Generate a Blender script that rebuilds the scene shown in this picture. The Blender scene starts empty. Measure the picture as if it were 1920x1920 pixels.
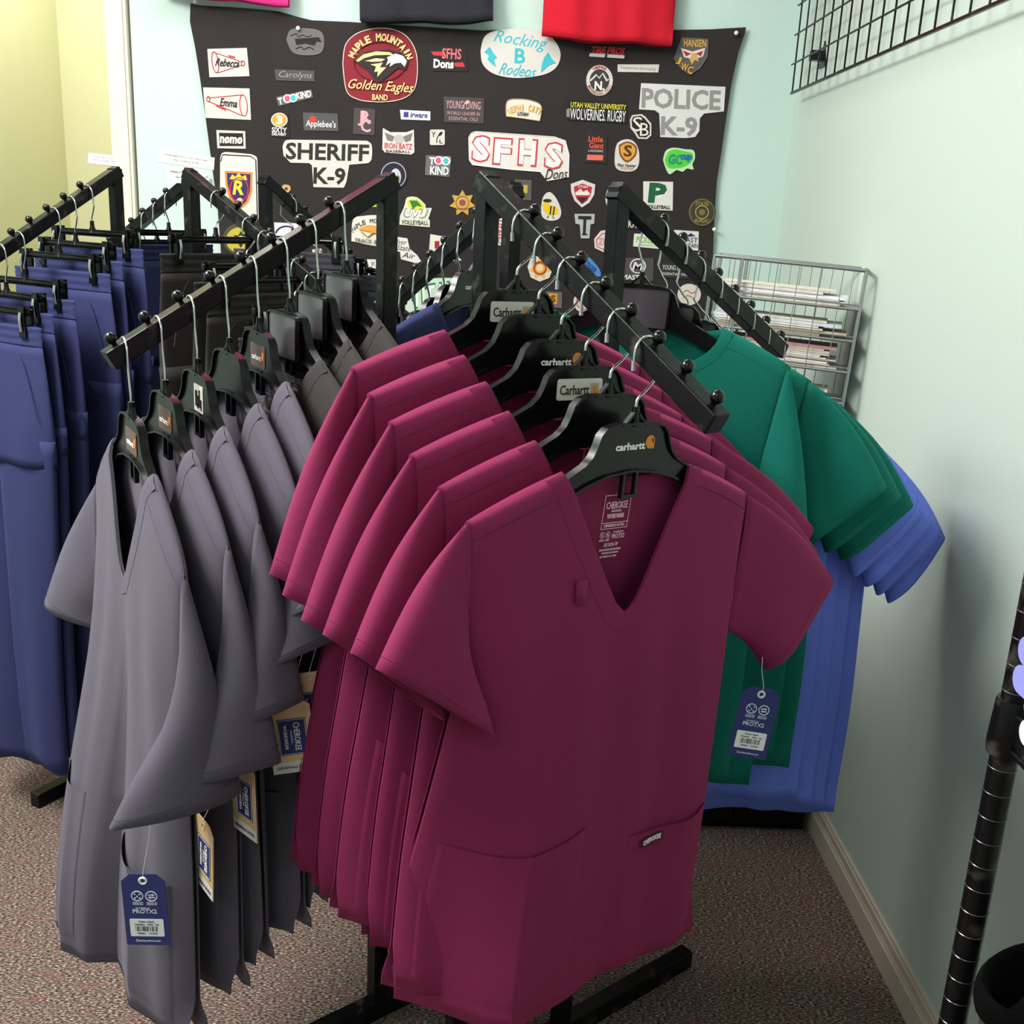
import bpy, math, random
from mathutils import Vector, Matrix
random.seed(7)
SC = bpy.context.scene
COL = SC.collection
rad = math.radians

# ------------------------------------------------------------------ camera
F = 1938.43
PITCH, ROLL, YAW, CAM_Z = rad(15.6906), rad(2.7472), rad(1.332), 1.40
_cy, _sy, _cp, _sp = math.cos(YAW), math.sin(YAW), math.cos(PITCH), math.sin(PITCH)
FW = Vector((_sy*_cp, _cy*_cp, -_sp)); _rt = Vector((_cy, -_sy, 0)); _up = _rt.cross(FW)
_c, _s = math.cos(ROLL), math.sin(ROLL)
RT = _c*_rt + _s*_up; UP = -_s*_rt + _c*_up
C0 = Vector((0, 0, CAM_Z))
cam_d = bpy.data.cameras.new('camera'); cam = bpy.data.objects.new('camera', cam_d); COL.objects.link(cam)
cam_d.sensor_width = 36; cam_d.lens = 36*F/1920; cam_d.clip_start = .02
cam.matrix_world = Matrix(((RT.x, UP.x, -FW.x, 0), (RT.y, UP.y, -FW.y, 0), (RT.z, UP.z, -FW.z, CAM_Z), (0, 0, 0, 1)))
SC.camera = cam

# ------------------------------------------------------------------ world, lights, exposure
w = bpy.data.worlds.new('world'); SC.world = w; w.use_nodes = True
w.node_tree.nodes['Background'].inputs[0].default_value = (.86, .93, 1, 1)
w.node_tree.nodes['Background'].inputs[1].default_value = .46
def area(name, loc, rot, sx, sy, power, col):
    l = bpy.data.lights.new(name, 'AREA'); l.shape = 'RECTANGLE'; l.size = sx; l.size_y = sy; l.energy = power; l.color = col
    o = bpy.data.objects.new(name, l); COL.objects.link(o); o.location = loc; o.rotation_euler = rot; return o
area('ceiling_lamp', (-1.45, 1.25, 2.6), (0, rad(-18), 0), .6, 1.2, 86, (1, .96, .90))
area('ceiling_lamp', (-.35, 2.3, 2.68), (0, 0, 0), 1.2, .6, 14, (1, .98, .95))
area('ceiling_lamp', (-.8, -.7, 2.68), (0, 0, 0), 1.2, .6, 17, (1, .98, .96))
area('hall_lamp', (-1.35, 3.75, 2.68), (0, 0, 0), .5, .5, 15, (1, .95, .84))
SC.view_settings.view_transform = 'Standard'; SC.view_settings.look = 'None'
SC.view_settings.gamma = 1; SC.view_settings.use_curve_mapping = False
SC.view_settings.exposure = .2

# ------------------------------------------------------------------ pixel -> place helpers (real distances)
def ray(x, y): return FW + RT*((x-960)/F) - UP*((y-960)/F)
def onY(x, y, Y): d = ray(x, y); return C0 + d*(Y/d.y)
def onX(x, y, X): d = ray(x, y); return C0 + d*(X/d.x)

# ------------------------------------------------------------------ materials
def lin(h):
    h = h.lstrip('#'); o = []
    for i in (0, 2, 4):
        c = int(h[i:i+2], 16)/255
        o.append(c/12.92 if c <= .04045 else ((c+.055)/1.055)**2.4)
    return o
_mats = {}
def mat(name, hexc, rough=.6, metal=0, sheen=0, sheen_hex=None, bump=0, bscale=400, mott=0, mscale=6, coat=0, spec=.5):
    if name in _mats: return _mats[name]
    m = bpy.data.materials.new(name); m.use_nodes = True; nt = m.node_tree; N = nt.nodes; L = nt.links
    b = N['Principled BSDF']; col = lin(hexc)
    b.inputs['Base Color'].default_value = (*col, 1); b.inputs['Roughness'].default_value = rough
    b.inputs['Metallic'].default_value = metal; b.inputs['Specular IOR Level'].default_value = spec
    if coat: b.inputs['Coat Weight'].default_value = coat; b.inputs['Coat Roughness'].default_value = .15
    if sheen:
        b.inputs['Sheen Weight'].default_value = sheen; b.inputs['Sheen Roughness'].default_value = .45
        b.inputs['Sheen Tint'].default_value = (*lin(sheen_hex or hexc), 1)
    tc = N.new('ShaderNodeTexCoord')
    if mott:
        n = N.new('ShaderNodeTexNoise'); n.inputs['Scale'].default_value = mscale; n.inputs['Detail'].default_value = 4
        r = N.new('ShaderNodeMapRange'); r.inputs['To Min'].default_value = 1-mott; r.inputs['To Max'].default_value = 1+mott
        mx = N.new('ShaderNodeMix'); mx.data_type = 'RGBA'; mx.blend_type = 'MULTIPLY'; mx.inputs[0].default_value = 1
        mx.inputs[6].default_value = (*col, 1)
        L.new(tc.outputs['Object'], n.inputs['Vector']); L.new(n.outputs['Fac'], r.inputs['Value'])
        L.new(r.outputs[0], mx.inputs[7]); L.new(mx.outputs[2], b.inputs['Base Color'])
    if bump:
        n = N.new('ShaderNodeTexNoise'); n.inputs['Scale'].default_value = bscale; n.inputs['Detail'].default_value = 3
        bp = N.new('ShaderNodeBump'); bp.inputs['Strength'].default_value = bump; bp.inputs['Distance'].default_value = .002
        L.new(tc.outputs['Object'], n.inputs['Vector']); L.new(n.outputs['Fac'], bp.inputs['Height']); L.new(bp.outputs[0], b.inputs['Normal'])
    _mats[name] = m; return m
def fabric(name, hexc, sheen_hex, sheen=.35, mott=.08):
    return mat(name, hexc, .85, 0, sheen, sheen_hex, .25, 900, mott, 9, spec=.2)
def flat(hexc, rough=.7): return mat('ink_'+hexc.strip('#'), hexc, rough, spec=.3)
BURG = fabric('burgundy_twill', '#7a2249', '#d0508a', .45)
GREY = fabric('pewter_twill', '#504b58', '#a6a2b2', .3)
BLACKF = fabric('black_twill', '#2e2b2b', '#8a8480', .3)
GREEN = fabric('hunter_green_knit', '#0d6c60', '#3fc0a8', .3)
BLUE = fabric('ceil_blue_twill', '#6e82ec', '#a8b4ff', .3)
NAVY = fabric('navy_twill', '#2c3058', '#7078bc', .3)
NAVY2 = fabric('dark_navy_twill', '#1f2444', '#6a70a0', .25)
CHAR = fabric('charcoal_twill', '#33333c', '#7a7a88', .25)
WINE = fabric('wine_twill', '#4a1430', '#a04070', .3)
BANNERM = fabric('black_felt', '#2f2a2b', '#6a605c', .3, .15)
PLB = mat('black_hanger_plastic', '#0a0a0c', .24, coat=.1, mott=.15, mscale=30, spec=.26)
PLG = mat('smoky_hanger_panel', '#48434a', .22, coat=.4)
CHROME = mat('chrome_wire', '#d2d2d2', .18, 1)
WHITEP = mat('white_plastic', '#e6e6e2', .4)
STEEL = mat('zinc_wire', '#a9adab', .35, .9)
KNOB = mat('black_knob', '#060607', .10, spec=.4)
CARD = mat('white_card', '#dcd6d0', .6)
TAGB = mat('navy_tag_card', '#2a3472', .45, mott=.06, mscale=40)
KRAFT = mat('kraft_tag_card', '#cda982', .6, mott=.1, mscale=40)
BOOTM = mat('brown_nubuck', '#33271f', .85, mott=.3, mscale=40, bump=.4, bscale=300)
def powder():
    m = mat('black_powder_coat', '#0b0b0d', .30, mott=.35, mscale=45, bump=.15, bscale=160, spec=.22)
    # dust: pale specks that wear through the paint
    nt = m.node_tree; N = nt.nodes; L = nt.links; b = N['Principled BSDF']
    n = N.new('ShaderNodeTexNoise'); n.inputs['Scale'].default_value = 38; n.inputs['Detail'].default_value = 8
    r = N.new('ShaderNodeMapRange'); r.inputs['From Min'].default_value = .58; r.inputs['From Max'].default_value = .8
    tc = [x for x in N if x.type == 'TEX_COORD'][0]; L.new(tc.outputs['Object'], n.inputs['Vector']); L.new(n.outputs['Fac'], r.inputs['Value'])
    old = b.inputs['Base Color'].links[0].from_socket
    mx = N.new('ShaderNodeMix'); mx.data_type = 'RGBA'; mx.inputs[7].default_value = (.06, .053, .046, 1)
    L.new(r.outputs[0], mx.inputs[0]); L.new(old, mx.inputs[6]); L.new(mx.outputs[2], b.inputs['Base Color'])
    return m
POWDER = powder()
def carpet():
    m = bpy.data.materials.new('speckled_carpet'); m.use_nodes = True; nt = m.node_tree; N = nt.nodes; L = nt.links
    b = N['Principled BSDF']; b.inputs['Roughness'].default_value = .95; b.inputs['Specular IOR Level'].default_value = .1
    tc = N.new('ShaderNodeTexCoord'); mp = N.new('ShaderNodeMapping'); mp.inputs['Scale'].default_value = (1, 2.6, 1)
    L.new(tc.outputs['Object'], mp.inputs['Vector'])
    def noise(s, d=2):
        n = N.new('ShaderNodeTexNoise'); n.inputs['Scale'].default_value = s; n.inputs['Detail'].default_value = d
        L.new(mp.outputs[0], n.inputs['Vector']); return n
    r = N.new('ShaderNodeValToRGB'); e = r.color_ramp.elements
    e[0].position = .34; e[0].color = (*lin('#242023'), 1); e[1].position = .68; e[1].color = (*lin('#d2bda2'), 1)
    for p, h in ((.44, '#524648'), (.52, '#73645d'), (.60, '#968372')):
        x = e.new(p); x.color = (*lin(h), 1)
    n1 = noise(150, 3); L.new(n1.outputs['Fac'], r.inputs[0])
    n2 = noise(16, 3); rr = N.new('ShaderNodeMapRange'); rr.inputs['From Min'].default_value = .52; rr.inputs['From Max'].default_value = .72
    L.new(n2.outputs['Fac'], rr.inputs['Value'])
    mx = N.new('ShaderNodeMix'); mx.data_type = 'RGBA'; mx.blend_type = 'MIX'; mx.inputs[7].default_value = (*lin('#7c4c50'), 1)
    mm = N.new('ShaderNodeMath'); mm.operation = 'MULTIPLY'; mm.inputs[1].default_value = .45
    L.new(rr.outputs[0], mm.inputs[0]); L.new(mm.outputs[0], mx.inputs[0]); L.new(r.outputs[0], mx.inputs[6]); L.new(mx.outputs[2], b.inputs['Base Color'])
    bp = N.new('ShaderNodeBump'); bp.inputs['Strength'].default_value = .8; bp.inputs['Distance'].default_value = .004
    L.new(n1.outputs['Fac'], bp.inputs['Height']); L.new(bp.outputs[0], b.inputs['Normal'])
    return m
CARPET = carpet()
WALLM = mat('mint_wall_paint', '#c3d9d2', .75, bump=.12, bscale=90, mott=.015, mscale=2, spec=.2)
WALLR = mat('mint_grey_wall_paint', '#bccac2', .7, bump=.12, bscale=90, mott=.015, mscale=2, spec=.25)
HALLM = mat('lime_wall_paint', '#d8d8b4', .75, bump=.1, bscale=90, mott=.02, mscale=2, spec=.2)
TRIM = mat('cream_trim_paint', '#e6d9c6', .5)
BASEM = mat('taupe_trim_paint', '#c4b6a8', .6, mott=.1, mscale=20)
CEIL = mat('white_ceiling_paint', '#e4e4de', .85)

# ------------------------------------------------------------------ mesh builder
_txt = {}
def text_mesh(s, bold=0):
    k = (s, bold)
    if k not in _txt:
        c = bpy.data.curves.new('t', 'FONT'); c.body = s; c.size = 1; c.resolution_u = 2; c.extrude = .02; c.offset = bold
        o = bpy.data.objects.new('t', c); m = bpy.data.meshes.new_from_object(o)
        V = [tuple(v.co) for v in m.vertices]; Fc = [tuple(p.vertices) for p in m.polygons]
        bpy.data.objects.remove(o); bpy.data.curves.remove(c); bpy.data.meshes.remove(m)
        xs = [v[0] for v in V]; ys = [v[1] for v in V]
        _txt[k] = (V, Fc, min(xs), max(xs), min(ys), max(ys))
    return _txt[k]
class MB:
    def __init__(s): s.v = []; s.f = []
    def add(s, V, Fc):
        o = len(s.v); s.v += [tuple(p) for p in V]; s.f += [tuple(i+o for i in q) for q in Fc]; return s
    def box(s, lo, hi, M=None):
        x0, y0, z0 = lo; x1, y1, z1 = hi
        V = [Vector(p) for p in ((x0,y0,z0),(x1,y0,z0),(x1,y1,z0),(x0,y1,z0),(x0,y0,z1),(x1,y0,z1),(x1,y1,z1),(x0,y1,z1))]
        if M is not None: V = [M @ p for p in V]
        return s.add(V, [(0,3,2,1),(4,5,6,7),(0,1,5,4),(1,2,6,5),(2,3,7,6),(3,0,4,7)])
    def bar(s, a, b, wdt, hgt, up=Vector((0, 0, 1))):
        a = Vector(a); b = Vector(b); d = (b-a).normalized(); sd = d.cross(up).normalized(); u = sd.cross(d)
        V = []
        for p in (a, b):
            for i, j in ((-1,-1),(1,-1),(1,1),(-1,1)): V.append(p + sd*(i*wdt/2) + u*(j*hgt/2))
        return s.add(V, [(0,1,2,3),(7,6,5,4),(0,4,5,1),(1,5,6,2),(2,6,7,3),(3,7,4,0)])
    def tube(s, pts, r, n=8, closed=False):
        P = [Vector(p) for p in pts]; k = len(P); R = r if isinstance(r, (list, tuple)) else [r]*k
        V = []; ref = None
        for i, p in enumerate(P):
            if closed: d = P[(i+1) % k]-P[i-1]
            else: d = P[min(i+1, k-1)]-P[max(i-1, 0)]
            d.normalize()
            if ref is None:
                ref = d.cross(Vector((0, 0, 1)))
                if ref.length < .1: ref = d.cross(Vector((0, 1, 0)))
            ref = (ref - d*ref.dot(d)).normalized(); bn = d.cross(ref)
            for j in range(n):
                a = 2*math.pi*j/n; V.append(p + ref*(R[i]*math.cos(a)) + bn*(R[i]*math.sin(a)))
        Fc = []
        for i in range(k if closed else k-1):
            i2 = (i+1) % k
            for j in range(n): Fc.append((i*n+j, i*n+(j+1) % n, i2*n+(j+1) % n, i2*n+j))
        if not closed: Fc += [tuple(range(n-1, -1, -1)), tuple((k-1)*n+j for j in range(n))]
        return s.add(V, Fc)
    def grid(s, G, wrap=False):
        a = len(G); b = len(G[0]); V = [p for r in G for p in r]; Fc = []
        for i in range(a-1):
            for j in range(b if wrap else b-1): Fc.append((i*b+j, i*b+(j+1) % b, (i+1)*b+(j+1) % b, (i+1)*b+j))
        return s.add(V, Fc)
    def prism(s, poly, y0, y1, fn=None):
        """polygon in (x,z), extruded from y0 to y1; fn maps local to place"""
        n = len(poly); V = [Vector((x, y0, z)) for x, z in poly] + [Vector((x, y1, z)) for x, z in poly]
        if fn: V = [fn(p) for p in V]
        Fc = [tuple(range(n)), tuple(range(2*n-1, n-1, -1))] + [(i, i+n, (i+1) % n+n, (i+1) % n) for i in range(n)]
        return s.add(V, Fc)
    def band(s, poly, y0, y1, th, closed=True):
        """a rim of thickness th that follows the outline poly (x,z), from y0 to y1"""
        n = len(poly); G = []
        for i in range(n):
            p = Vector(poly[i])
            if closed: a, b = Vector(poly[i-1]), Vector(poly[(i+1) % n])
            else: a, b = Vector(poly[max(i-1, 0)]), Vector(poly[min(i+1, n-1)])
            t = (b-a).normalized(); nn = Vector((t.y, -t.x)); q = p - nn*th
            G.append([(p.x, y0, p.y), (p.x, y1, p.y), (q.x, y1, q.y), (q.x, y0, q.y)])
        if closed: G.append(G[0])
        return s.grid(G, True)
    def sphere(s, c, r, n=14, sc=(1, 1, 1)):
        c = Vector(c); G = []
        for i in range(n//2+1):
            a = math.pi*i/(n//2)
            G.append([c + Vector((r*sc[0]*math.sin(a)*math.cos(2*math.pi*j/n), r*sc[1]*math.sin(a)*math.sin(2*math.pi*j/n), r*sc[2]*math.cos(a))) for j in range(n)])
        return s.grid(G, True)
    def text(s, st, place, shear=0, bold=0, fitw=1, fith=1, lift=.0004):
        """lettering filling a box fitw x fith about 0; place(x, z, y) -> point"""
        V, Fc, x0, x1, y0, y1 = text_mesh(st, bold)
        out = []
        for x, y, z in V:
            u = ((x-x0)/(x1-x0)-.5)*fitw; v = ((y-y0)/(y1-y0)-.5)*fith
            out.append(place(u + shear*v, v, -lift*(z/.02)))
        return s.add(out, Fc)
    def build(s, name, m, parent=None, smooth=True, angle=35, solid=0):
        me = bpy.data.meshes.new(name); me.from_pydata([tuple(p) for p in s.v], [], s.f); me.materials.append(m)
        if smooth:
            me.shade_smooth(); me.set_sharp_from_angle(angle=rad(angle))
        me.update()
        o = bpy.data.objects.new(name, me); COL.objects.link(o)
        if solid:
            md = o.modifiers.new('thickness', 'SOLIDIFY'); md.thickness = solid; md.offset = 0
        if parent: o.parent = parent
        return o
def weld(o, d=1e-5):
    import bmesh
    bm = bmesh.new(); bm.from_mesh(o.data); bmesh.ops.remove_doubles(bm, verts=bm.verts, dist=d)
    bmesh.ops.recalc_face_normals(bm, faces=bm.faces); bm.to_mesh(o.data); bm.free(); return o
def tag(o, label, cat, group=None):
    o['label'] = label; o['category'] = cat
    if group: o['group'] = group
    return o
def thing(name, label, cat, loc=(0, 0, 0), rot=(0, 0, 0), group=None):
    o = bpy.data.objects.new(name, None); COL.objects.link(o); o.location = loc; o.rotation_euler = rot; o.empty_display_size = .05
    return tag(o, label, cat, group)
def struct(name, mb, m):
    o = mb.build(name, m, None, False); o['kind'] = 'structure'; return o
def smooth(t): t = max(0, min(1, t)); return t*t*(3-2*t)
def interp(pts, x):
    if x <= pts[0][0]: return pts[0][1]
    for (a, b), (c, d) in zip(pts, pts[1:]):
        if x <= c: return b + (d-b)*(x-a)/(c-a)
    return pts[-1][1]
def scurve(pts, n=8):
    """Catmull-Rom through points"""
    P = [Vector(p) for p in pts]; out = []
    for i in range(len(P)-1):
        a, b, c, d = P[max(i-1, 0)], P[i], P[i+1], P[min(i+2, len(P)-1)]
        for k in range(n):
            t = k/n; out.append(.5*((2*b) + (c-a)*t + (2*a-5*b+4*c-d)*t*t + (3*b-a-3*c+d)*t**3))
    out.append(P[-1]); return out
def rrect(x0, x1, z0, z1, r, n=4):
    out = []
    for cx, cz, a in ((x1-r, z1-r, 0), (x0+r, z1-r, 90), (x0+r, z0+r, 180), (x1-r, z0+r, 270)):
        for k in range(n+1):
            t = rad(a+90*k/n); out.append((cx+r*math.cos(t), cz+r*math.sin(t)))
    return out

# ------------------------------------------------------------------ room
XW, YB, ZC = .83, 3.18, 2.75
XH, YH = -1.755, 4.4
struct('floor', MB().box((XH-.3, -2.2, -.1), (XW+.12, YH+.2, 0)), CARPET)
struct('ceiling', MB().box((XH-.3, -2.2, ZC), (XW+.12, YH+.2, ZC+.1)), CEIL)
struct('wall_right', MB().box((XW, -2.2, 0), (XW+.12, YB+.12, ZC)), WALLR)
struct('wall_back', MB().box((-1.064, YB, 0), (XW, YB+.12, ZC)), WALLM)
struct('wall_hall_back', MB().box((XH, YH, 0), (0, YH+.12, ZC)), HALLM)
struct('wall_left', MB().box((XH-.12, -2.32, 0), (XH, 3.25, ZC)), WALLM)
struct('wall_hall_left', MB().box((XH-.12, 3.25, 0), (XH, YH+.12, ZC)), HALLM)
struct('wall_front', MB().box((XH, -2.32, 0), (XW+.12, -2.2, ZC)), WALLM)
struct('wall_hall_right', MB().box((-.12, YB+.12, 0), (0, YH, ZC)), HALLM)
b = MB().box((-1.118, YB-.018, 0), (-1.070, YB+.14, ZC)); b.box((-1.131, YB-.010, 0), (-1.118, YB+.13, ZC)); b.box((-1.1, YB-.024, 0), (-1.078, YB-.018, ZC))
struct('trim_1', b, TRIM)
b = MB()
for z0, z1, t in ((0, .052, .016), (.052, .058, .012), (.058, .075, .010), (.075, .082, .006)):
    b.box((XW-t, -2.2, z0), (XW, YB, z1))
struct('baseboard_right', b, BASEM)
b = MB()
for z0, z1, t in ((0, .052, .016), (.052, .075, .010)): b.box((-1.064, YB-t, z0), (XW-.02, YB, z1))
struct('baseboard_back', b, BASEM)

# ------------------------------------------------------------------ four way racks
class Rack:
    def __init__(s, cx, cy, th, zt):
        th = rad(th); s.zt = zt; s.drop = rad(30.05); s.sp = .05115; s.off = .105; s.a = .1163; s.b = .1197
        s.e1 = Vector((math.cos(th), math.sin(th), 0)); s.e2 = Vector((-math.sin(th), math.cos(th), 0)); s.c = Vector((cx, cy, 0))
        a, b2 = s.e1*s.a, s.e2*s.b
        s.post = {'A': s.c-a+b2, 'B': s.c-a-b2, 'C': s.c+a-b2, 'D': s.c+a+b2}
        s.dir = {'A': -s.e1, 'B': -s.e2, 'C': s.e1, 'D': s.e2}
    def along(s, k, t): return s.post[k] + Vector((0, 0, s.zt - t*math.sin(s.drop))) + s.dir[k]*(t*math.cos(s.drop))
    def rest(s, k, i): return s.along(k, s.off + s.sp*i - .0125)
    def build(s, label):
        root = thing('garment_rack', label, 'clothes rack', s.c)
        def loc(p): return Vector(p) - s.c
        W = .0254
        for k in 'ABCD':
            d = s.dir[k]; p = loc(s.post[k]); b = MB()
            b.bar(p + Vector((0, 0, .03)), p + Vector((0, 0, s.zt-.004)), W*.93, W*.93, d)
            b.bar(p + Vector((0, 0, .03)), p + Vector((0, 0, .62)), W*1.08, W*1.08, d)
            o = b.build('post', POWDER, root, False); bevel(o)
            nrm = d*math.sin(s.drop) + Vector((0, 0, math.cos(s.drop)))
            L = s.off + s.sp*7 + .018; b = MB()
            a0 = loc(s.along(k, -.004)) - nrm*(W/2); a1 = loc(s.along(k, L)) - nrm*(W/2)
            b.bar(a0, a1, W, W)
            arm = b.build('arm', POWDER, root, False); bevel(arm)
            for i in range(8):
                q = loc(s.along(k, s.off + s.sp*i)); kb = MB()
                kb.sphere(q + nrm*.0095, .0079, 16); kb.tube([q - nrm*.001, q + nrm*.004], .0035, 8)
                kb.build('knob', KNOB, arm)
        for sg in (1, -1):
            b = MB(); o = s.e2*(sg*s.b)
            b.bar(s.e1*-.45 + o + Vector((0, 0, .018)), s.e1*.45 + o + Vector((0, 0, .018)), .03, .036)
            bevel(b.build('foot', POWDER, root, False))
        b = MB(); b.bar(s.e2*-s.b + Vector((0, 0, .05)), s.e2*s.b + Vector((0, 0, .05)), .03, .03); bevel(b.build('crossbar', POWDER, root, False))
        for z in (.7,):
            for k1, k2 in (('A', 'B'), ('B', 'C'), ('C', 'D'), ('D', 'A')):
                b = MB(); b.bar(loc(s.post[k1]) + Vector((0, 0, z)), loc(s.post[k2]) + Vector((0, 0, z)), .018, .018); b.build('rail', POWDER, root, False)
        return root
def bevel(o, wd=.0016):
    md = o.modifiers.new('bevel', 'BEVEL'); md.width = wd; md.segments = 2; md.limit_method = 'ANGLE'; return o
R1 = Rack(-.0005, 1.5457, 38.017, 1.4587); R2 = Rack(-.7211, 2.5247, 59.18, 1.4779)
R1.build('black four-way rack in front, holding grey, burgundy, green and blue scrub tops')
R2.build('black four-way rack at the back left, holding navy and black scrub pants')

# ------------------------------------------------------------------ hangers
def place_frame(rk, k, i, flip, yaw, dx, dz=0):
    """where a hanger rests on an arm: base point and heading"""
    n = rk.dir[k]*flip; hx = Vector((0, 0, 1)).cross(n)
    a = math.atan2(hx.y, hx.x) + rad(yaw); h2 = Vector((math.cos(a), math.sin(a), 0))
    return rk.rest(k, i) + h2*dx + Vector((0, 0, dz)), a
def hook_mesh(b, dx, sg, zb):
    P = [(-.0188, 0, -.034), (-.0195, 0, -.022)]
    for a in range(180, -1, -20): P.append((.0192*math.cos(rad(a)), 0, -.0175+.0192*math.sin(rad(a))))
    P += [(.0205, 0, -.034), (.0215, 0, -.042)]
    pts = [Vector((sg*x-dx, y, z)) for x, y, z in P]
    e = pts[-1]; m = Vector(((e.x)*.45, 0, -.058)); pts += [e.lerp(m, .6), m, Vector((0, 0, -.069)), Vector((0, 0, zb))]
    b.tube(scurve(pts, 3), .0016, 8)
    t = pts[0]; return t, pts[1]
HB = [(.030, -.0965), (.044, -.100), (.051, -.107), (.055, -.118), (.061, -.130), (.072, -.140), (.090, -.148), (.150, -.169), (.203, -.190),
      (.209, -.197), (.203, -.204), (.150, -.187), (.100, -.170), (.070, -.1595), (.040, -.151)]
def hout(dr):
    H = [(x*(1-.1*dr) if x > .1 else x, z-.004*smooth((x-.08)/.05)-dr*max(0, x-.085)) for x, z in HB]
    return [(0, -.0958)] + H + [(0, -.147)] + [(-x, z) for x, z in reversed(H)]
CLOGO = [(math.cos(rad(a))*.5, math.sin(rad(a))*.5) for a in range(40, 275, 12)] + [(.15, -.5), (.42, -.5), (.46, -.25), (.47, .2)]
CCURL = [(.12, .12), (.30, .30), (.34, .02), (.20, -.10), (.22, .10)]
_hc = {}
def hanger(label, rk, k, i, flip=1, yaw=0, roll=0, dx=0, kind='plain', group=None, tipsg=1, droop=0):
    o, a = place_frame(rk, k, i, flip, yaw, dx)
    t = thing('clothes_hanger', label, 'hanger', o, (0, rad(roll), a), group)
    key = (round(dx, 3), tipsg)
    if key not in _hc:
        b = MB(); tip, tip2 = hook_mesh(b, dx, tipsg, -.090); hk = b.build('hook', CHROME, t, True, 60)
        b = MB(); b.tube([tip + Vector((0, 0, -.002)), tip, tip.lerp(tip2, .7)], .0024, 8); tp = b.build('hook_tip', mat('clear_grey_plastic', '#9a9a9a', .25, coat=.4), hk, True, 60)
        _hc[key] = (hk.data, tp.data)
    else:
        hk = bpy.data.objects.new('hook', _hc[key][0]); COL.objects.link(hk); hk.parent = t
        tp = bpy.data.objects.new('hook_tip', _hc[key][1]); COL.objects.link(tp); tp.parent = hk
    bk = ('body', droop); HOUT = hout(droop)
    if bk not in _hc:
        b = MB(); b.prism(HOUT[::-1], -.0015, .0015); b.band(HOUT, -.0055, .0055, .0026)
        b.tube([(0, 0, -.076), (0, 0, -.088), (0, 0, -.098)], [.0042, .0046, .0062], 10)
        for s in (1, -1): b.prism([(s*.004, -.082), (s*.020, -.098), (s*.017, -.098), (s*.004, -.086)][::s], -.003, .003)
        for s in (1, -1): b.box((s*.010-.0018, -.003, -.176), (s*.010+.0018, .003, -.147))
        b.box((-.0118, -.003, -.180), (.0118, .003, -.176))
        bo = b.build('hanger_body', PLB, t, True, 30); _hc[bk] = bo.data
    else:
        bo = bpy.data.objects.new('hanger_body', _hc[bk]); COL.objects.link(bo); bo.parent = t
    def pl(cx, cz, y, sh=0): return lambda x, z, dy: Vector((cx+x, y+dy, cz+z))
    if kind == 'print':
        b = MB(); b.text('carhartt', pl(-.004, -.1205, -.0016), 0, .03, .046, .0085, .0003)
        b.build('white_lettering', flat('#f2f2f2'), t, False)
        b = MB(); b.prism([(.0272+x*.0145, -.1170+z*.0155) for x, z in CLOGO], -.0019, -.0015); em = b.build('orange_emblem', flat('#e08a34'), t, False)
        b = MB(); b.prism([(.0272+x*.0145, -.1170+z*.0155) for x, z in CCURL], -.0022, -.0019); b.build('emblem_curl', flat('#2a1c14'), em, False)
    if kind == 'sticker':
        b = MB(); b.prism(rrect(-.038, .027, -.1335, -.1085, .003), -.0024, -.0016); st = b.build('sticker', CARD, t, False)
        b = MB(); b.text('Carhartt', pl(-.013, -.1215, -.0025), 0, .012, .042, .0115, .0003); b.build('sticker_lettering', flat('#2a2724'), st, False)
        b = MB(); b.prism([(.010, -.128), (.022, -.128), (.022, -.114), (.010, -.114)], -.0027, -.0023); b.build('sticker_emblem', flat('#b9a98a'), st, False)
        b = MB(); b.prism([(.0165+x*.006, -.121+z*.0085) for x, z in CLOGO], -.003, -.0026); b.build('sticker_emblem', flat('#e0902c'), st, False)
    if kind == 'worn':
        b = MB(); b.prism(rrect(-.030, .026, -.143, -.112, .004), -.0024, -.0016); st = b.build('sticker', flat('#5c4a44', .4), t, False)
        b = MB(); b.text('carhartt', pl(-.006, -.130, -.0025), 0, .012, .036, .0075, .0003); b.build('sticker_lettering', flat('#eee6de'), st, False)
        b = MB(); b.prism([(.019+x*.008, -.126+z*.011) for x, z in CLOGO], -.003, -.0024); b.build('sticker_emblem', flat('#d8703a'), st, False)
    if kind == 'badge':
        b = MB(); b.prism(rrect(-.012, .024, -.146, -.110, .002), -.0024, -.0016); st = b.build('sticker', flat('#e8e4da', .5), t, False)
        b = MB()
        for q in ((-.006, -.139, .003, -.118), (.002, -.141, .007, -.124), (.009, -.139, .014, -.116), (.016, -.142, .020, -.128)): b.box((q[0], -.003, q[1]), (q[2], -.0023, q[3]))
        b.build('sticker_print', flat('#1c1a1a'), st, False)
    if kind == 'panel':
        R = rrect(-.048, .048, -.158, -.096, .006); b = MB(); b.prism(R, -.0115, -.0085); pn = b.build('front_panel', PLG, t, False)
        b = MB(); b.band(R[::-1], -.0135, -.0065, -.0028); b.build('panel_rim', PLB, pn, True, 30)
    return t

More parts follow.
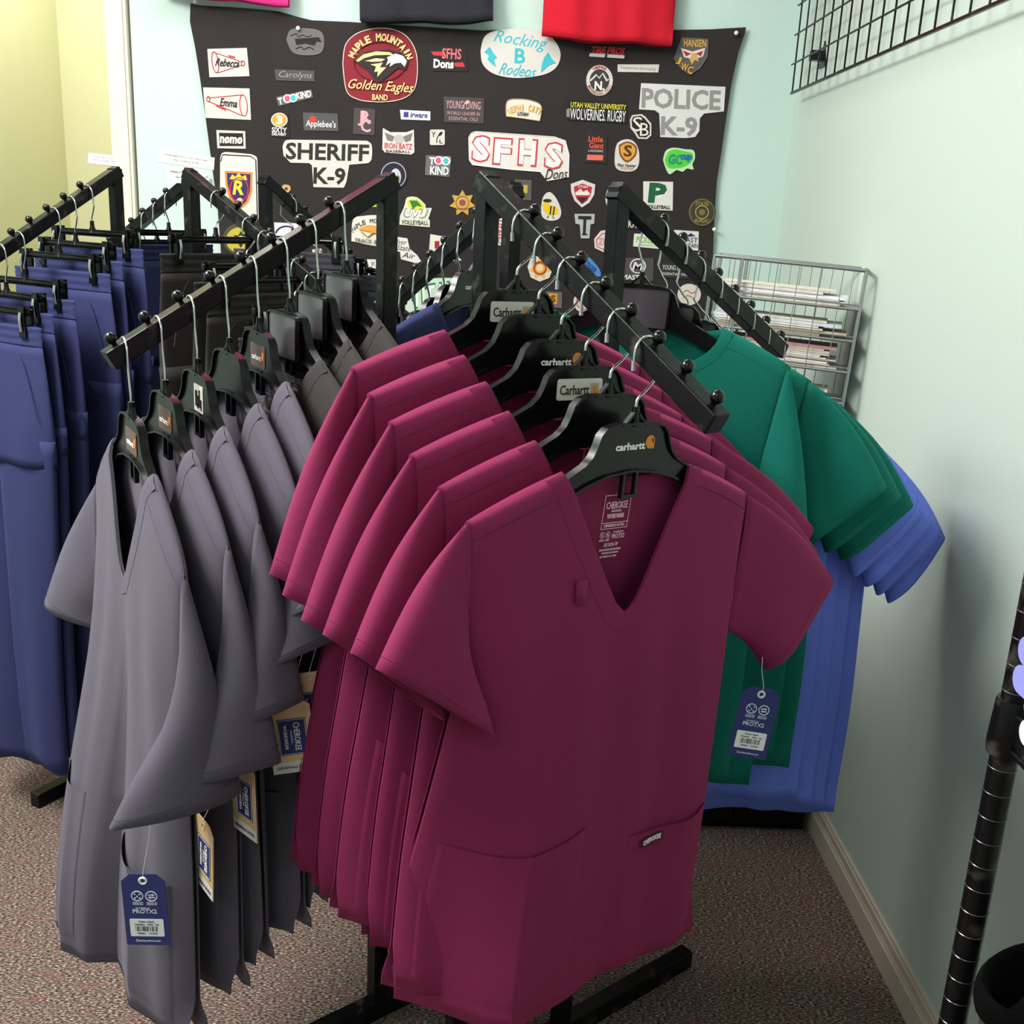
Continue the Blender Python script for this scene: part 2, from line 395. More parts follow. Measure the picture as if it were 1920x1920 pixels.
# ------------------------------------------------------------------ scrub tops
TP = dict(nk=.100, zn=-.145, sw=.222, zs=-.190, uax=.215, za=-.365, ww=.222, zw=-.55, hw=.245, zh=-.800, vd=.165, neck='v', bd=.014, th=.017,
          plan=None, gs=-.30, amp=.010, R=((.365, 0, -.335), (.265, -.01, -.440)), L=((-.365, 0, -.335), (-.265, -.01, -.440)), curve=.012)
class Top:
    def __init__(s, seed=0, **kw):
        s.__dict__.update(TP); s.__dict__.update(kw); r = random.Random(seed)
        s.ph = [r.uniform(0, 6.28) for _ in range(6)]; s.kk = [r.uniform(2.2, 3.4), r.uniform(5, 7.5), r.uniform(9, 12)]
        s.W = [(-s.zh, s.hw), (-s.zw, s.ww), (-s.za, s.uax), (-s.zs, s.sw)][::-1]; s.sn = s.nk/s.sw
    def hwid(s, z): return interp(s.W, -z)
    def zline(s, q):
        x = abs(q)*s.sw
        if x < s.nk: return s.zn
        f = (x-s.nk)/(s.sw-s.nk); return s.zn + (s.zs-s.zn)*(f*.75 + f*f*.25)
    def ztop(s, q, front):
        x = abs(q)*s.sw
        if x >= s.nk-1e-6: return s.zline(q)
        f = x/s.nk
        if not front: return s.zn - s.bd*math.sqrt(max(0, 1-f*f))
        if s.neck == 'v':
            e = .02; f2 = (math.sqrt(f*f+e)-math.sqrt(e))/(math.sqrt(1+e)-math.sqrt(e)); return s.zn - s.vd*(1-f2)
        return s.zn - s.vd*math.sqrt(max(0, 1-f*f))
    def zhem(s, q): return s.zh + s.curve*abs(q)**3 + .003*math.sin(5*q+s.ph[0])
    def mid(s, q, z):
        x = q*s.hwid(z); g = smooth((s.gs-z)/(s.gs-s.zh)); y = 0
        if s.plan:
            px = interp([(p[0], p[1]) for p in s.plan], q); py = interp([(p[0], p[2]) for p in s.plan], q)
            x = x + (px-x)*g; y = py*g
        g2 = smooth((-.16-z)/.5)
        y += s.amp*g2*(math.sin(s.kk[0]*q+s.ph[0]) + .6*math.sin(s.kk[1]*q+s.ph[1]+2*z) + .3*math.sin(s.kk[2]*q+s.ph[2]-3*z))
        # drag lines from the shoulders
        y += .0022*smooth((-.2-z)/.2)*math.sin(14*q+6*z+s.ph[3])
        return x, y
    def pos(s, q, z, front=True, off=0):
        x, y = s.mid(q, z); T = .0125 + max(0, s.th-.0035)*smooth((s.zn-z)/.25); pr = math.sqrt(max(0, 1-abs(q)**4)); pr = max(pr, .10)
        c = max(0, min(1, (s.zline(q)-z)/.022))**.45
        if z < s.zh+.07: pr = max(pr, .55*smooth((s.zh+.07-z)/.05))
        return Vector((x, y - (T*pr*c+off) if front else y + (T*.8*pr*c+off), z))
    def at(s, x, z, off=0): return s.pos(x/s.hwid(z), z, True, off)
    def cols(s):
        a = [s.sn*math.sin(rad(t)) for t in range(-90, 91, 9)]; o = [s.sn + (1-s.sn)*math.sin(rad(90*k/11)) for k in range(1, 12)]
        C = [-q for q in reversed(o)] + a + o
        for pq in (s.plan or ()):
            if abs(pq[0]) < .99 and min(abs(c-pq[0]) for c in C) > 1e-4: C.append(pq[0])
        return sorted(C)
    def panel(s, b, front, rows=40):
        C = s.cols(); G = []
        for r in range(rows+1):
            t = r/rows; t = t**1.15; row = []
            for q in C:
                z0 = s.ztop(q, front); z1 = s.zhem(q); row.append(s.pos(q, z0+(z1-z0)*t, front))
            G.append(row)
        b.grid(G)
    def sleeve(s, sg, n=14, m=28):
        T1, B1 = s.R if sg > 0 else s.L
        x0, y0 = s.mid(sg*.985, s.zs); x1, y1 = s.mid(sg*.97, s.za)
        T0 = Vector((x0, y0, s.zs+.000)); B0 = Vector((x1, y1, s.za)); T1 = Vector(T1); B1 = Vector(B1); G = []; s.rim = []
        for k in range(n+1):
            t = k/n; T = T0.lerp(T1, t); B = B0.lerp(B1, t**.8)
            out = Vector((sg*.45, 0, .9)); T = T + out*(.012*math.sin(math.pi*t)); B = B - Vector((0, 0, 1))*(-.010*math.sin(math.pi*t))
            c = (T+B)/2; mj = (T-B)/2; ax = (T1-T0); nn = mj.cross(ax).normalized()
            if nn.y > 0: nn = -nn
            th = .008 + .015*smooth(t*1.5)
            row = []
            for j in range(m):
                a = 2*math.pi*j/m; ca, sa = math.cos(a), math.sin(a)
                rip = 1 + .18*math.sin(3*a + s.ph[4]+2*t)*t
                row.append(c + mj*(math.copysign(abs(ca)**.8, ca)) + nn*(th*math.copysign(abs(sa)**.9, sa)*rip))
            G.append(row)
        b = MB(); b.grid(G, True); s.srings = getattr(s, 'srings', {}); s.srings[sg] = G
        return b
    def neckband(s, wd=.024):
        sq = [s.sn*math.sin(rad(t)) for t in range(-90, 91, 5)]; P = [Vector((q*s.sw, s.ztop(q, True))) for q in sq]; G = []
        for i, p in enumerate(P):
            a, c = P[max(i-1, 0)], P[min(i+1, len(P)-1)]; t = (c-a).normalized(); nn = Vector((t.y, -t.x))
            if i in (0, len(P)-1): nn = Vector((-.95 if i == 0 else .95, -.25)).normalized()
            e = p + nn*wd
            q2 = max(-1, min(1, e.x/s.sw)); e.y = min(e.y, s.zline(q2)-.001)
            pp = lambda v, off: s.at(v.x, v.y, off)
            G.append([pp(p, -.004), pp(p + Vector((0, .0006)), .0006), pp(p + nn*.002, .0012), pp(p.lerp(e, .5), .0013), pp(e, .0010), pp(e + nn*.0003, -.001)])
        b = MB(); b.grid(G); return b
    def pocket(s, q0, q1, zt, dip=.008, gap=.004):
        G = []; n = 56; m = 16
        for r in range(m+1):
            row = []
            for k in range(n+1):
                f = k/n; q = q0+(q1-q0)*f; z = zt - dip*math.sin(math.pi*f); z = z + (s.zh+.018-z)*r/m
                e = min(1, f*30, (1-f)*30, (m-r)/m*12); top = math.exp(-r/m*7)*gap*math.sin(math.pi*f)
                row.append(s.pos(q, z, True, -.0004 + .0026*e + top))
            G.append(row)
        b = MB(); b.grid(G); return b
def seam(b, pts, r=.00045): b.tube(pts, r, 5)
SHELLS = {}
def thread(m):
    n = m.name + '_thread'
    if n not in _mats:
        c = m.node_tree.nodes['Principled BSDF'].inputs['Base Color'].default_value
        t = mat(n, '#000000', .9); t.node_tree.nodes['Principled BSDF'].inputs['Base Color'].default_value = (c[0]*.6, c[1]*.6, c[2]*.6, 1)
    return _mats[n]
def scrub_top(label, m, rk=None, k=None, i=0, flip=1, yaw=0, roll=0, dx=0, dz=0, seed=0, group=None, pockets=((-.85, -.2, -.60), (.2, .85, -.60)),
              loc=None, rot=None, name='scrub_shirt', cat='scrub top', printed=False, pz=-.178, inkc='#f0c8d8', patch=None, **kw):
    T = Top(seed, **kw)
    if rk: loc, a = place_frame(rk, k, i, flip, yaw, dx, dz); rot = (0, rad(roll), a)
    t = thing(name, label, cat, loc, rot, group)
    b = MB(); T.panel(b, True); T.panel(b, False)
    weld(b.build('body', m, t, True, 50, .0012))
    for sg in (1, -1): T.sleeve(sg).build('sleeve', m, t, True, 60, .0012)
    T.neckband(.024 if T.neck == 'v' else .016).build('neckband', m, t, True, 50)
    for p in pockets or (): T.pocket(*p).build('pocket', m, t, True, 50)
    for sg in (1, -1):
        pts = []
        for f in range(13):
            qq = T.sn + .03 + (1-T.sn-.05)*f/12; pts.append(T.pos(sg*qq, T.zline(qq)-.022, True, .0004))
        b = MB(); seam(b, pts); b.build('shoulder_seam', thread(m), t, True, 60)
        b = MB(); seam(b, [v + Vector((0, -.0003, 0)) for v in [T.srings[sg][0][j] for j in range(1, 14)]]); b.build('armhole_seam', thread(m), t, True, 60)
        R = T.srings[sg]; ring = [R[-2][j] + (R[-2][j]-sum((Vector(x) for x in R[-2]), Vector())/len(R[-2])).normalized()*.0009 for j in range(len(R[-2]))]
        b = MB(); seam(b, ring + ring[:1], .0004); b.build('hem_stitching', thread(m), t, True, 60)
    if printed:
        y = lambda x, z: T.pos(x/T.hwid(z), z, False).y - .0022
        def pl(cx, cz): return lambda x, z, dy: Vector((cx+x, y(cx+x, cz+z)+dy, cz+z))
        b = MB(); z0 = pz; W = .042
        for (x0, x1, za, zb) in ((-.021, .021, 0, -.0008), (-.021, .021, -.0400, -.0408), (-.021, .021, -.0330, -.0338), (-.021, -.0202, 0, -.0408), (.0202, .021, 0, -.0408)):
            V = [Vector((x, y(x, z0+z)-.0004, z0+z)) for x, z in ((x0, zb), (x1, zb), (x1, za), (x0, za))]; b.add(V, [(0, 1, 2, 3)])
        b.text('CHEROKEE', pl(0, z0-.0125), 0, .008, .034, .0085, .0003); b.text('AUTHENTIC', pl(0, z0-.0195), 0, 0, .016, .0026, .0003)
        b.text('WORKWEAR', pl(0, z0-.0255), 0, .012, .027, .0056, .0003); b.text('ORIGINALS ULTRA', pl(0, z0-.0368), 0, .012, .033, .0034, .0003)
        b.text('POWERED BY', pl(.009, z0-.0455), 0, 0, .016, .0022, .0003); b.text('PROTX2', pl(.0095, z0-.0505), 0, .0, .020, .0058, .0003)
        for cx in (-.0165, -.0075):
            ring = [Vector((cx+.0034*math.cos(rad(a)), y(cx, z0-.048)-.0003, z0-.048+.0040*math.sin(rad(a)))) for a in range(0, 360, 24)]; b.tube(ring, .00035, 4, True)
            b.text('%', pl(cx, z0-.048), 0, 0, .0036, .0042, .0003); b.text('MOISTURE', pl(cx, z0-.0545), 0, .01, .0072, .002, .0003)
        b.text('XS / XCH / TP', pl(0, z0-.0605), 0, .012, .022, .0044, .0003)
        for n, st in enumerate(('MADE IN VIETNAM / HECHO EN VIETNAM', 'FABRIQUE AU VIETNAM', 'RN 15463 / CA 14032')): b.text(st, pl((0, .001, -.001)[n], z0-.0665-.0042*n), 0, .012, (.034, .026, .026)[n], .0026, .0003)
        b.build('size_print', flat(inkc), t, False)
    if patch:
        qx, zz = patch; b = MB(); c = T.at(qx, zz, .0075)
        P = lambda x, z, dy: T.at(qx+x, zz+z, .0075) + Vector((0, dy, 0))
        G = [[P(-.022+.044*u/6, -.005+.010*v, 0) for u in range(7)] for v in (0, 1)]; b.grid(G); pb = b.build('woven_label', flat('#3a1028'), t, False, solid=.0006)
        b = MB(); b.text('CHEROKEE', lambda x, z, dy: P(x, z, dy-.0008), 0, .008, .037, .0062); b.build('woven_lettering', flat('#f0e4ea'), pb, False)
    return t, T
def hang_tag(parent, p, yaw, tilt, kind, up=(0, 0, .05), lean=0):
    """a card tag (.055 x .105) whose string hole is at p in the garment's frame"""
    M = Matrix.Translation(Vector(p)) @ Matrix.Rotation(rad(yaw), 4, 'Z') @ Matrix.Rotation(rad(lean), 4, 'X') @ Matrix.Rotation(rad(tilt), 4, 'Y')
    f = lambda v: M @ Vector(v)
    W = .0265; out = [(-W, -.092), (W, -.092), (W, .000), (W-.011, .010), (-W+.011, .010), (-W, .000)]
    blue = kind == 'blue'
    b = MB(); b.prism(out, -.0006, .0006, f); tg = b.build('hang_tag', TAGB if blue else KRAFT, parent, False)
    b = MB(); b.tube([f((0, 0, .002)), f((.001, -.001, .012)), Vector(p) + Vector(up)*.6, Vector(p) + Vector(up)], .0004, 5); b.build('tag_string', WHITEP, tg, True, 60)
    b = MB(); ring = [(.0042*math.cos(rad(a)), -.0009, .001+.0042*math.sin(rad(a))) for a in range(0, 360, 30)]; b.tube([f(v) for v in ring], .0016 if blue else .0005, 6, True)
    b.build('eyelet', WHITEP if blue else KRAFT, tg, True, 60)
    pl = lambda cx, cz, y=-.0007: (lambda x, z, dy: f((cx+x, y+dy, cz+z)))
    if blue:
        b = MB()
        for cx in (-.0085, .0085):
            b.tube([f((cx+.0068*math.cos(rad(a)), -.0009, -.021+.0068*math.sin(rad(a)))) for a in range(0, 360, 20)], .0007, 5, True)
            for n in (0, 1): b.text('WICKING TECH' if cx < 0 else 'STRETCH FIT', pl(cx, -.0305-.0024*n), 0, .01, .0125, .0019)
        for d in (1, -1): b.prism([(.0085+d*x, -.021+d*.0018+z) for x, z in ((-.0042, -.0007), (.001, -.0007), (.001, -.002), (.0042, 0), (.001, .002), (.001, .0007), (-.0042, .0007))], -.0012, -.0007, f)
        for q in ((-.0115, -.0185), (-.0055, -.0185), (-.0085, -.0215), (-.0112, -.0242), (-.0058, -.0242)): b.sphere(f((q[0], -.0008, q[1])), .0012, 6)
        b.text('POWERED BY', pl(-.003, -.0385), 0, 0, .017, .002); b.text('PROTX2', pl(-.001, -.043), 0, .01, .029, .0056)
        b.text('Cherokeeuniforms.com', pl(0, -.0855), 0, 0, .030, .003)
        b.build('tag_print', flat('#dfe2f2'), tg, False)
        b = MB(); b.prism(rrect(-.0205, .0205, -.079, -.054, .0015), -.0011, -.0006, f); b.build('price_sticker', flat('#eeeef2', .5), tg, False)
        b = MB(); r = random.Random(3); x = -.014
        while x < .013: wd = r.choice((.0004, .0007, .0012)); b.box((x, -.0014, -.0715), (x+wd, -.001, -.0645), M); x += wd + r.choice((.0006, .001, .0016))
        b.text('Modern Classic', pl(0, -.0575, -.0012), 0, 0, .019, .0022); b.text('CK603A   WIN   XS', pl(0, -.0618, -.0012), 0, 0, .029, .0021); b.text('190661   121365', pl(0, -.0745, -.0012), 0, 0, .024, .0021)
        b.build('barcode', flat('#3c3c44'), tg, False)
    else:
        b = MB(); b.box((-W, -.0009, -.092), (W, -.0006, -.076), M); b.build('tag_footer', flat('#cfc9c8'), tg, False)
        b = MB(); b.box((-.0155, -.0010, -.067), (.0195, -.0006, -.017), M); b.build('tag_logo_panel', flat('#262f66'), tg, False)
        b = MB()
        for q in ((-.0145, -.0658, -.0140, -.0182), (.0180, -.0658, .0185, -.0182), (-.0145, -.0658, .0185, -.0653), (-.0145, -.0187, .0185, -.0182)): b.box((q[0], -.0013, q[1]), (q[2], -.0009, q[3]), M)
        vert = lambda cx, cz: (lambda x, z, dy: f((cx+z, -.0011+dy, cz-x)))
        b.text('CHEROKEE', vert(.0075, -.042), 0, 0, .039, .0075); b.text('AUTHENTIC', vert(.0005, -.042), 0, 0, .018, .0018); b.text('WORKWEAR', vert(-.0065, -.042), 0, .01, .034, .0042)
        b.build('tag_lettering', flat('#e4dcd6'), tg, False)
        b = MB(); b.text('ORIGINALS ULTRA', pl(0, -.084, -.001), 0, .008, .043, .0036); b.build('footer_lettering', flat('#3a3a44'), tg, False)
    return tg

# ---- burgundy tops, front right arm (B): six, nearest is number 5
BW = ['rearmost', 'fifth from the front', 'fourth from the front', 'third from the front', 'second from the front', 'frontmost']
BKIND = ['sticker', 'plain', 'print', 'sticker', 'plain', 'print']
BHL = ['black hanger with white sticker holding the rearmost burgundy top', 'plain black hanger holding the burgundy top fifth from the front',
       'black hanger with white printed lettering holding the burgundy top fourth from the front', 'black hanger with white sticker holding the burgundy top third from the front',
       'plain black hanger holding the burgundy top second from the front', 'frontmost black hanger with white lettering and orange emblem, holding the frontmost burgundy top']
for i in range(6):
    r = random.Random(50+i); yw = [-4, -5, -4, -6, -2, 0][i]; rl = [2, 2.5, 3, 2, 3, 3.5][i]; dx = -.008
    hanger(BHL[i], R1, 'B', i, 1, yw, rl*.6, dx, BKIND[i], 'hangers with burgundy tops', 1, .1)
    kw = dict(R=((.436, 0, -.325), (.305, -.01, -.440)), L=((-.322, -.012, -.326), (-.185, -.028, -.418)), th=.016, amp=.006)
    if i == 5: kw.update(plan=[(-1, -.228, .075), (-.45, -.140, -.030), (.15, .01, -.016), (1, .185, -.030)], zh=-.785, th=.02, curve=.005, amp=.003)
    else:
        kw['L'] = ((-.322, -.02, [-.42, -.41, -.40, -.375, -.35][i]), (-.215, -.03, [-.475, -.47, -.465, -.455, -.44][i]))
        kw['plan'] = [(-1, -.24-.008*(4-i), .0), (-.55, -.185-.006*(4-i), -.028), (-.1, -.05, -.008), (1, .17, .0)]; kw['zh'] = [-.835, -.82, -.805, -.795, -.788][i]
    lab = ('frontmost burgundy V-neck scrub top with a navy tag under its sleeve' if i == 5 else 'burgundy scrub top, %s of the six on the front right arm' % BW[i])
    pk = ((-.93, -.10, -.560, .012, .003), (.22, .96, -.597, .004, .006)) if i == 5 else ((-.9, -.2, -.56, .02, .02 if i == 0 else .006), (.2, .9, -.60, .008, .004))
    t, T = scrub_top(lab, BURG, R1, 'B', i, 1, yw, rl, dx, 0, 50+i, 'burgundy scrub tops', pk, printed=i in (1, 2, 4, 5), pz=-.178 if i == 5 else -.158, patch=(.098, -.612) if i == 5 else None, **kw)
    if i == 5:
        hang_tag(t, (.272, -.034, -.462), -38, 4, 'blue', (.004, .01, .05))
        # placket loop beside the neckline
        b = MB(); G = [[T.at(-.083+.016*u, -.262-.026*v, .0042) for u in (0, 1)] for v in (0, .5, 1)]; b.grid(G); b.build('badge_loop', BURG, t, True, 50, .0012)
# ---- grey and black tops, front left arm (A): 0-2 black, 3-7 grey, nearest is 7
AK = ['panel', 'panel', 'panel', 'worn', 'plain', 'badge', 'worn', 'worn']
AL = ['black scrub top closest to the post, behind the other black tops', 'black scrub top in the middle of the three', 'black scrub top next to the grey tops, with white neck print',
      'pewter grey scrub top touching the black tops, fifth from the front', 'pewter grey scrub top fourth from the front on the left arm', 'pewter grey scrub top third from the front on the left arm',
      'pewter grey scrub top second from the front on the left arm', 'frontmost pewter grey V-neck scrub top with navy hang tag, at the arm end']
AH = ['black hanger with smoky front panel nearest the post, holding a black top', 'middle hanger of three with smoky front panels, holding a black top', 'hanger with smoky front panel next to the grey tops, holding a black top',
      'black hanger with worn brown sticker and orange emblem, fifth from the arm end', 'plain black hanger holding the fourth grey top from the front', 'black hanger with black and white badge, third from the arm end',
      'black hanger with worn sticker, second from the arm end', 'black hanger with worn sticker at the end of the left arm']
for i in range(8):
    r = random.Random(80+i); grey = i >= 3; yw = [-4, -5, -3, -6, -4, -5, -4, -6][i]; dx = .028
    hanger(AH[i], R1, 'A', i, 1, yw, 1.5, dx, AK[i], 'hangers with grey and black tops', 1, .42 if grey else .28)
    kw = dict(zs=-.232 if grey else -.215, za=-.395, amp=.007, th=.018, zh=-.865 if grey else -.82,
              L=((-.352, -.065, -.465), (-.212, -.012, -.470)), R=((.285+r.uniform(-.01, .01), .035, -.490), (.262, -.075+r.uniform(-.01, .01), -.500)),
              plan=[(-1, -.07, -.075), (-.35, .0, -.07), (.3, .11, -.045), (1, .235, .0)])
    if grey and i < 6: kw['R'] = ((.285, .03, [0, 0, 0, -.365, -.40, -.445][i]), (.258, -.07, [0, 0, 0, -.405, -.435, -.475][i]))
    if i == 7: kw.update(R=((.272, .045, -.500), (.262, -.105, -.512)), plan=[(-1, -.075, -.105), (-.4, -.01, -.10), (.05, .04, -.08), (.12, .06, -.045), (.5, .15, -.05), (1, .25, -.005)], amp=.004)
    if not grey: kw.update(neck='crew' if i != 2 else 'v', vd=.06 if i != 2 else .10, R=((.290, .02, -.37), (.258, -.04, -.41)))
    t, T = scrub_top(AL[i], GREY if grey else BLACKF, R1, 'A', i, 1, yw, 1.5, dx, 0, 80+i, 'grey scrub tops' if grey else 'black scrub tops',
                     ((-.8, -.15, -.62), (.25, .92, -.64, .012, .010)), printed=i in (1, 2, 3), inkc='#b8b4b4', **kw)
    if i == 7: hang_tag(t, (.236, -.066, -.612), 58, -2, 'blue', (.012, .01, .09))
    if i == 6: hang_tag(t, (.258, -.05, -.573), 5, 3, 'kraft', (.004, .02, .06))
    if i == 3: hang_tag(t, (.274, -.066, -.513), 68, -6, 'kraft', (.01, .02, .09))
    if i == 2: hang_tag(t, (.273, -.096, -.509), 66, -6, 'kraft', (.0, .02, .09))
    if i == 5: hang_tag(t, (.262, -.04, -.532), 12, -3, 'kraft', (.004, .02, .06))
# ---- green and blue tops, right back arm (C), facing the room
CL = ['green knit scrub top with round neck nearest the post', 'green scrub top second from the post, behind the nearest green top', 'green scrub top third from the post, its sleeve flared right',
      'last green scrub top, touching the blue ones', 'light blue scrub top touching the green ones', 'second light blue scrub top beyond the green ones', 'third light blue scrub top, next to the last', 'last light blue scrub top at the arm end by the wall']
CH = ['dark hanger with smoky grey panel, nearest the post on the right back arm', 'second dark hanger on the right back arm, in green', 'third dark hanger on the right back arm, in green', 'fourth dark hanger on the right back arm, in green',
      'hanger holding the first light blue top', 'hanger holding the second light blue top', 'hanger holding the third light blue top', 'hanger holding the last light blue top at the arm end']
for i in range(8):
    g = i < 4; yw = [34, 38, 42, 46, 50, 50, 51, 52][i]; dx = [-.012, -.005, .0, .005, .008, .008, .008, .008][i]; r = random.Random(120+i)
    hanger(CH[i], R1, 'C', i, -1, yw, 2, dx, 'panel' if i < 3 else 'plain', 'hangers with green and blue tops', -1, .1)
    kw = dict(th=.011, amp=.005, neck='crew' if g else 'v', vd=.055 if g else .15, plan=[(-1, -.23, .01), (-.3, -.07, -.015), (.3, .09, .01), (1, .235, -.01)], zh=-.83, nk=.128 if g else .10)
    if g: kw.update(sw=.232, vd=.075)
    if i == 0: kw.update(R=((.300, -.01, -.47), (.205, -.055, -.49)))
    if g: kw['zh'] = -.875 if i < 2 else -.83
    else: kw.update(R=((.355+r.uniform(-.008, .008), .0, -.335+.01*r.random()), (.262, -.02, -.455)), zh=-.895)
    scrub_top(CL[i], GREEN if g else BLUE, R1, 'C', i, -1, yw, 2, dx, 0, 120+i, 'green scrub tops' if g else 'light blue scrub tops', None if i not in (0, 4) else ((-.8, -.2, -.6), (.2, .8, -.6)), **kw)
# ---- navy tops, left back arm (D), facing the room
DL = ['navy scrub top nearest the post, its neckline showing behind the front posts', 'second navy scrub top from the post on the back arm', 'third navy scrub top from the post on the back arm', 'fourth navy scrub top from the post on the back arm', 'fifth navy scrub top from the post on the back arm', 'navy scrub top farthest out on the back arm']
DH = ['black hanger with white lettering between the two front posts, in navy', 'second hanger from the post on the back left arm', 'third hanger from the post on the back left arm', 'fourth hanger from the post on the back left arm', 'fifth hanger from the post on the back left arm', 'hanger farthest out on the back left arm']
for i in range(6):
    yw = 17; dx = -.012; j = i
    hanger(DH[i], R1, 'D', j, -1, yw, 1, dx, 'print' if i == 0 else 'plain', 'hangers with navy tops', -1, .1)
    scrub_top(DL[i], NAVY, R1, 'D', j, -1, yw, 1, dx, 0, 160+i, 'navy scrub tops', None, th=.010, amp=.004, neck='crew', vd=.075, zh=-.80)

# ------------------------------------------------------------------ scrub pants on clip hangers, back rack
def clip_hanger(label, rk, k, i, flip=1, yaw=0, dx=0, tipsg=1, group=None):
    o, a = place_frame(rk, k, i, flip, yaw, dx); t = thing('clip_hanger', label, 'hanger', o, (0, 0, a), group)
    b = MB(); tip, tip2 = hook_mesh(b, dx, tipsg, -.084); b.build('hook', CHROME, t, True, 60)
    b = MB(); b.tube([(-.128, 0, -.100), (.128, 0, -.100)], .0058, 10); b.tube([(0, 0, -.074), (0, 0, -.086), (0, 0, -.1)], [.0045, .005, .010], 10)
    b.band(rrect(-.13, .13, -.1075, -.0925, .003), -.0045, .0045, .002); b.build('bar', PLB, t, True, 40)
    for s in (1, -1):
        b = MB()
        for f in (1, -1):
            b.prism([(s*.112-.009, -.088), (s*.112+.009, -.088), (s*.112+.0085, -.120), (s*.112+.010, -.150), (s*.112-.010, -.150), (s*.112-.0085, -.120)], f*.006, f*.011)
        c = b.build('clip', PLB, t, False)
        b = MB(); b.tube(scurve([(s*.112, -.0125, -.100), (s*.112, -.0150, -.115), (s*.112, -.0125, -.138)], 4), .0032, 6); b.tube(scurve([(s*.112, .0125, -.100), (s*.112, .0150, -.115), (s*.112, .0125, -.138)], 4), .0032, 6)
        b.build('clip_spring', CHROME, c, True, 60)
    return t
def pants(label, m, rk, k, i, flip=1, yaw=0, dx=0, seed=0, group=None, zh=-1.14, w=.155, hemw=.072, th=.020):
    o, a = place_frame(rk, k, i, flip, yaw, dx); t = thing('scrub_pants', label, 'scrub pants', o, (0, 0, a), group); r = random.Random(seed)
    ph = [r.uniform(0, 6.28) for _ in range(6)]
    def ring(z, cx, hw, T, n=36, fold=0):
        out = []
        for j in range(n):
            A = 2*math.pi*j/n; ca, sa = math.cos(A), math.sin(A); x = cx + hw*math.copysign(abs(ca)**.75, ca)
            y = T*math.copysign(abs(sa)**.8, sa) + fold*(math.sin(26*x+ph[0]+1.4*z) + .5*math.sin(52*x+ph[1]-2*z))
            out.append(Vector((x, y, z)))
        return out
    Z = -.128
    b = MB(); b.grid([ring(Z-.004*k2, 0, w+.0015*math.sin(k2*2.1), .0055+.0012*math.sin(k2*1.57), 40, .0008) for k2 in range(11)], True); b.build('waistband', m, t, True, 60, .001)
    b = MB(); G = []
    for k2 in range(15):
        f = k2/14; G.append(ring(Z-.040-.25*f, 0, w+.012*math.sin(math.pi*f*.6), .006+th*.7*smooth(f), 44, .004*f))
    b.grid(G, True); b.build('hips', m, t, True, 60, .001)
    for s in (1, -1):
        b = MB(); G = []; zl = zh + r.uniform(-.012, .012)
        for k2 in range(26):
            f = k2/25; z = -.36 + (zl+.36)*f; cx = s*(.082-.022*f) + .012*math.sin(3*f+ph[2])*f; hw = .086+(hemw-.086)*f
            rg = ring(z, cx, hw, th*(.8+.3*f), 30, .007*f)
            if k2 == 25: rg = [p + Vector((0, 0, .008*math.sin(60*p.x+ph[3]))) for p in rg]
            G.append(rg)
        b.grid(G, True); b.build('leg', m, t, True, 60, .001)
        b = MB(); pts = []
        for u in range(9): f = u/8; x = s*(.09+.055*f); z = -.185-.13*f**1.5; pts.append(Vector((x, -(.0075+th*.55*smooth((-z-.16)/.2))-.0016, z)))
        b.tube(pts, .0012, 6); b.build('pocket_seam', m, t, True, 50)
    return t
NW = ['navy pants nearest the tall post of the left arm', 'second navy pants on the left arm', 'third navy pants on the left arm', 'fourth navy pants on the left arm', 'fifth navy pants on the left arm, at the photo edge', 'sixth navy pants at the far left edge']
for n, i in enumerate((0, 1, 2, 4, 5, 6)):
    yw = [2, -2, 1, 0, -3, 2][n]
    clip_hanger('clip hanger of the ' + NW[n], R2, 'A', i, 1, yw, .012, 1, 'clip hangers on the back rack')
    pants(NW[n].replace('navy pants', 'navy scrub pants'), NAVY, R2, 'A', i, 1, yw, .012, 200+n, 'navy scrub pants')
FL = ['black scrub pants nearest the front post of the back rack', 'black scrub pants second from the front post', 'black scrub pants third from the front post', 'black scrub pants fourth from the front post', 'black scrub pants fifth from the front post', 'black scrub pants at the end of the front arm']
for n, i in enumerate((0, 2, 3, 5, 6, 7)):
    yw = [0, 2, -2, 3, -25, -30][n]
    clip_hanger('clip hanger of the ' + FL[n], R2, 'B', i, 1, yw, -.008, 1, 'clip hangers on the back rack')
    pants(FL[n], BLACKF, R2, 'B', i, 1, yw, -.008, 230+n, 'black scrub pants', zh=-1.1)
for n, (i, m, lab) in enumerate(((0, NAVY2, 'dark navy scrub pants beside the wall, nearest the post'), (1, WINE, 'wine red scrub pants squeezed between navy and black ones'), (2, NAVY, 'navy scrub pants beyond the wine red ones'))):
    clip_hanger('clip hanger of the ' + lab, R2, 'D', i, -1, 3, -.01, -1, 'clip hangers on the back rack'); pants(lab, m, R2, 'D', i, -1, 3, -.01, 260+n, 'pants on the back arm')
HLb = ['charcoal scrub pants nearest the right post of the back rack', 'charcoal scrub pants second on the right arm of the back rack', 'charcoal scrub pants third on the right arm of the back rack', 'charcoal scrub pants fourth on the right arm of the back rack', 'charcoal scrub pants last on the right arm of the back rack']
for n, i in enumerate((0, 2, 3, 4, 6)):
    clip_hanger('clip hanger of the ' + HLb[n], R2, 'C', i, -1, 20, .01, -1, 'clip hangers on the back rack'); pants(HLb[n], CHAR, R2, 'C', i, -1, 20, .01, 280+n, 'charcoal scrub pants', zh=-1.1)

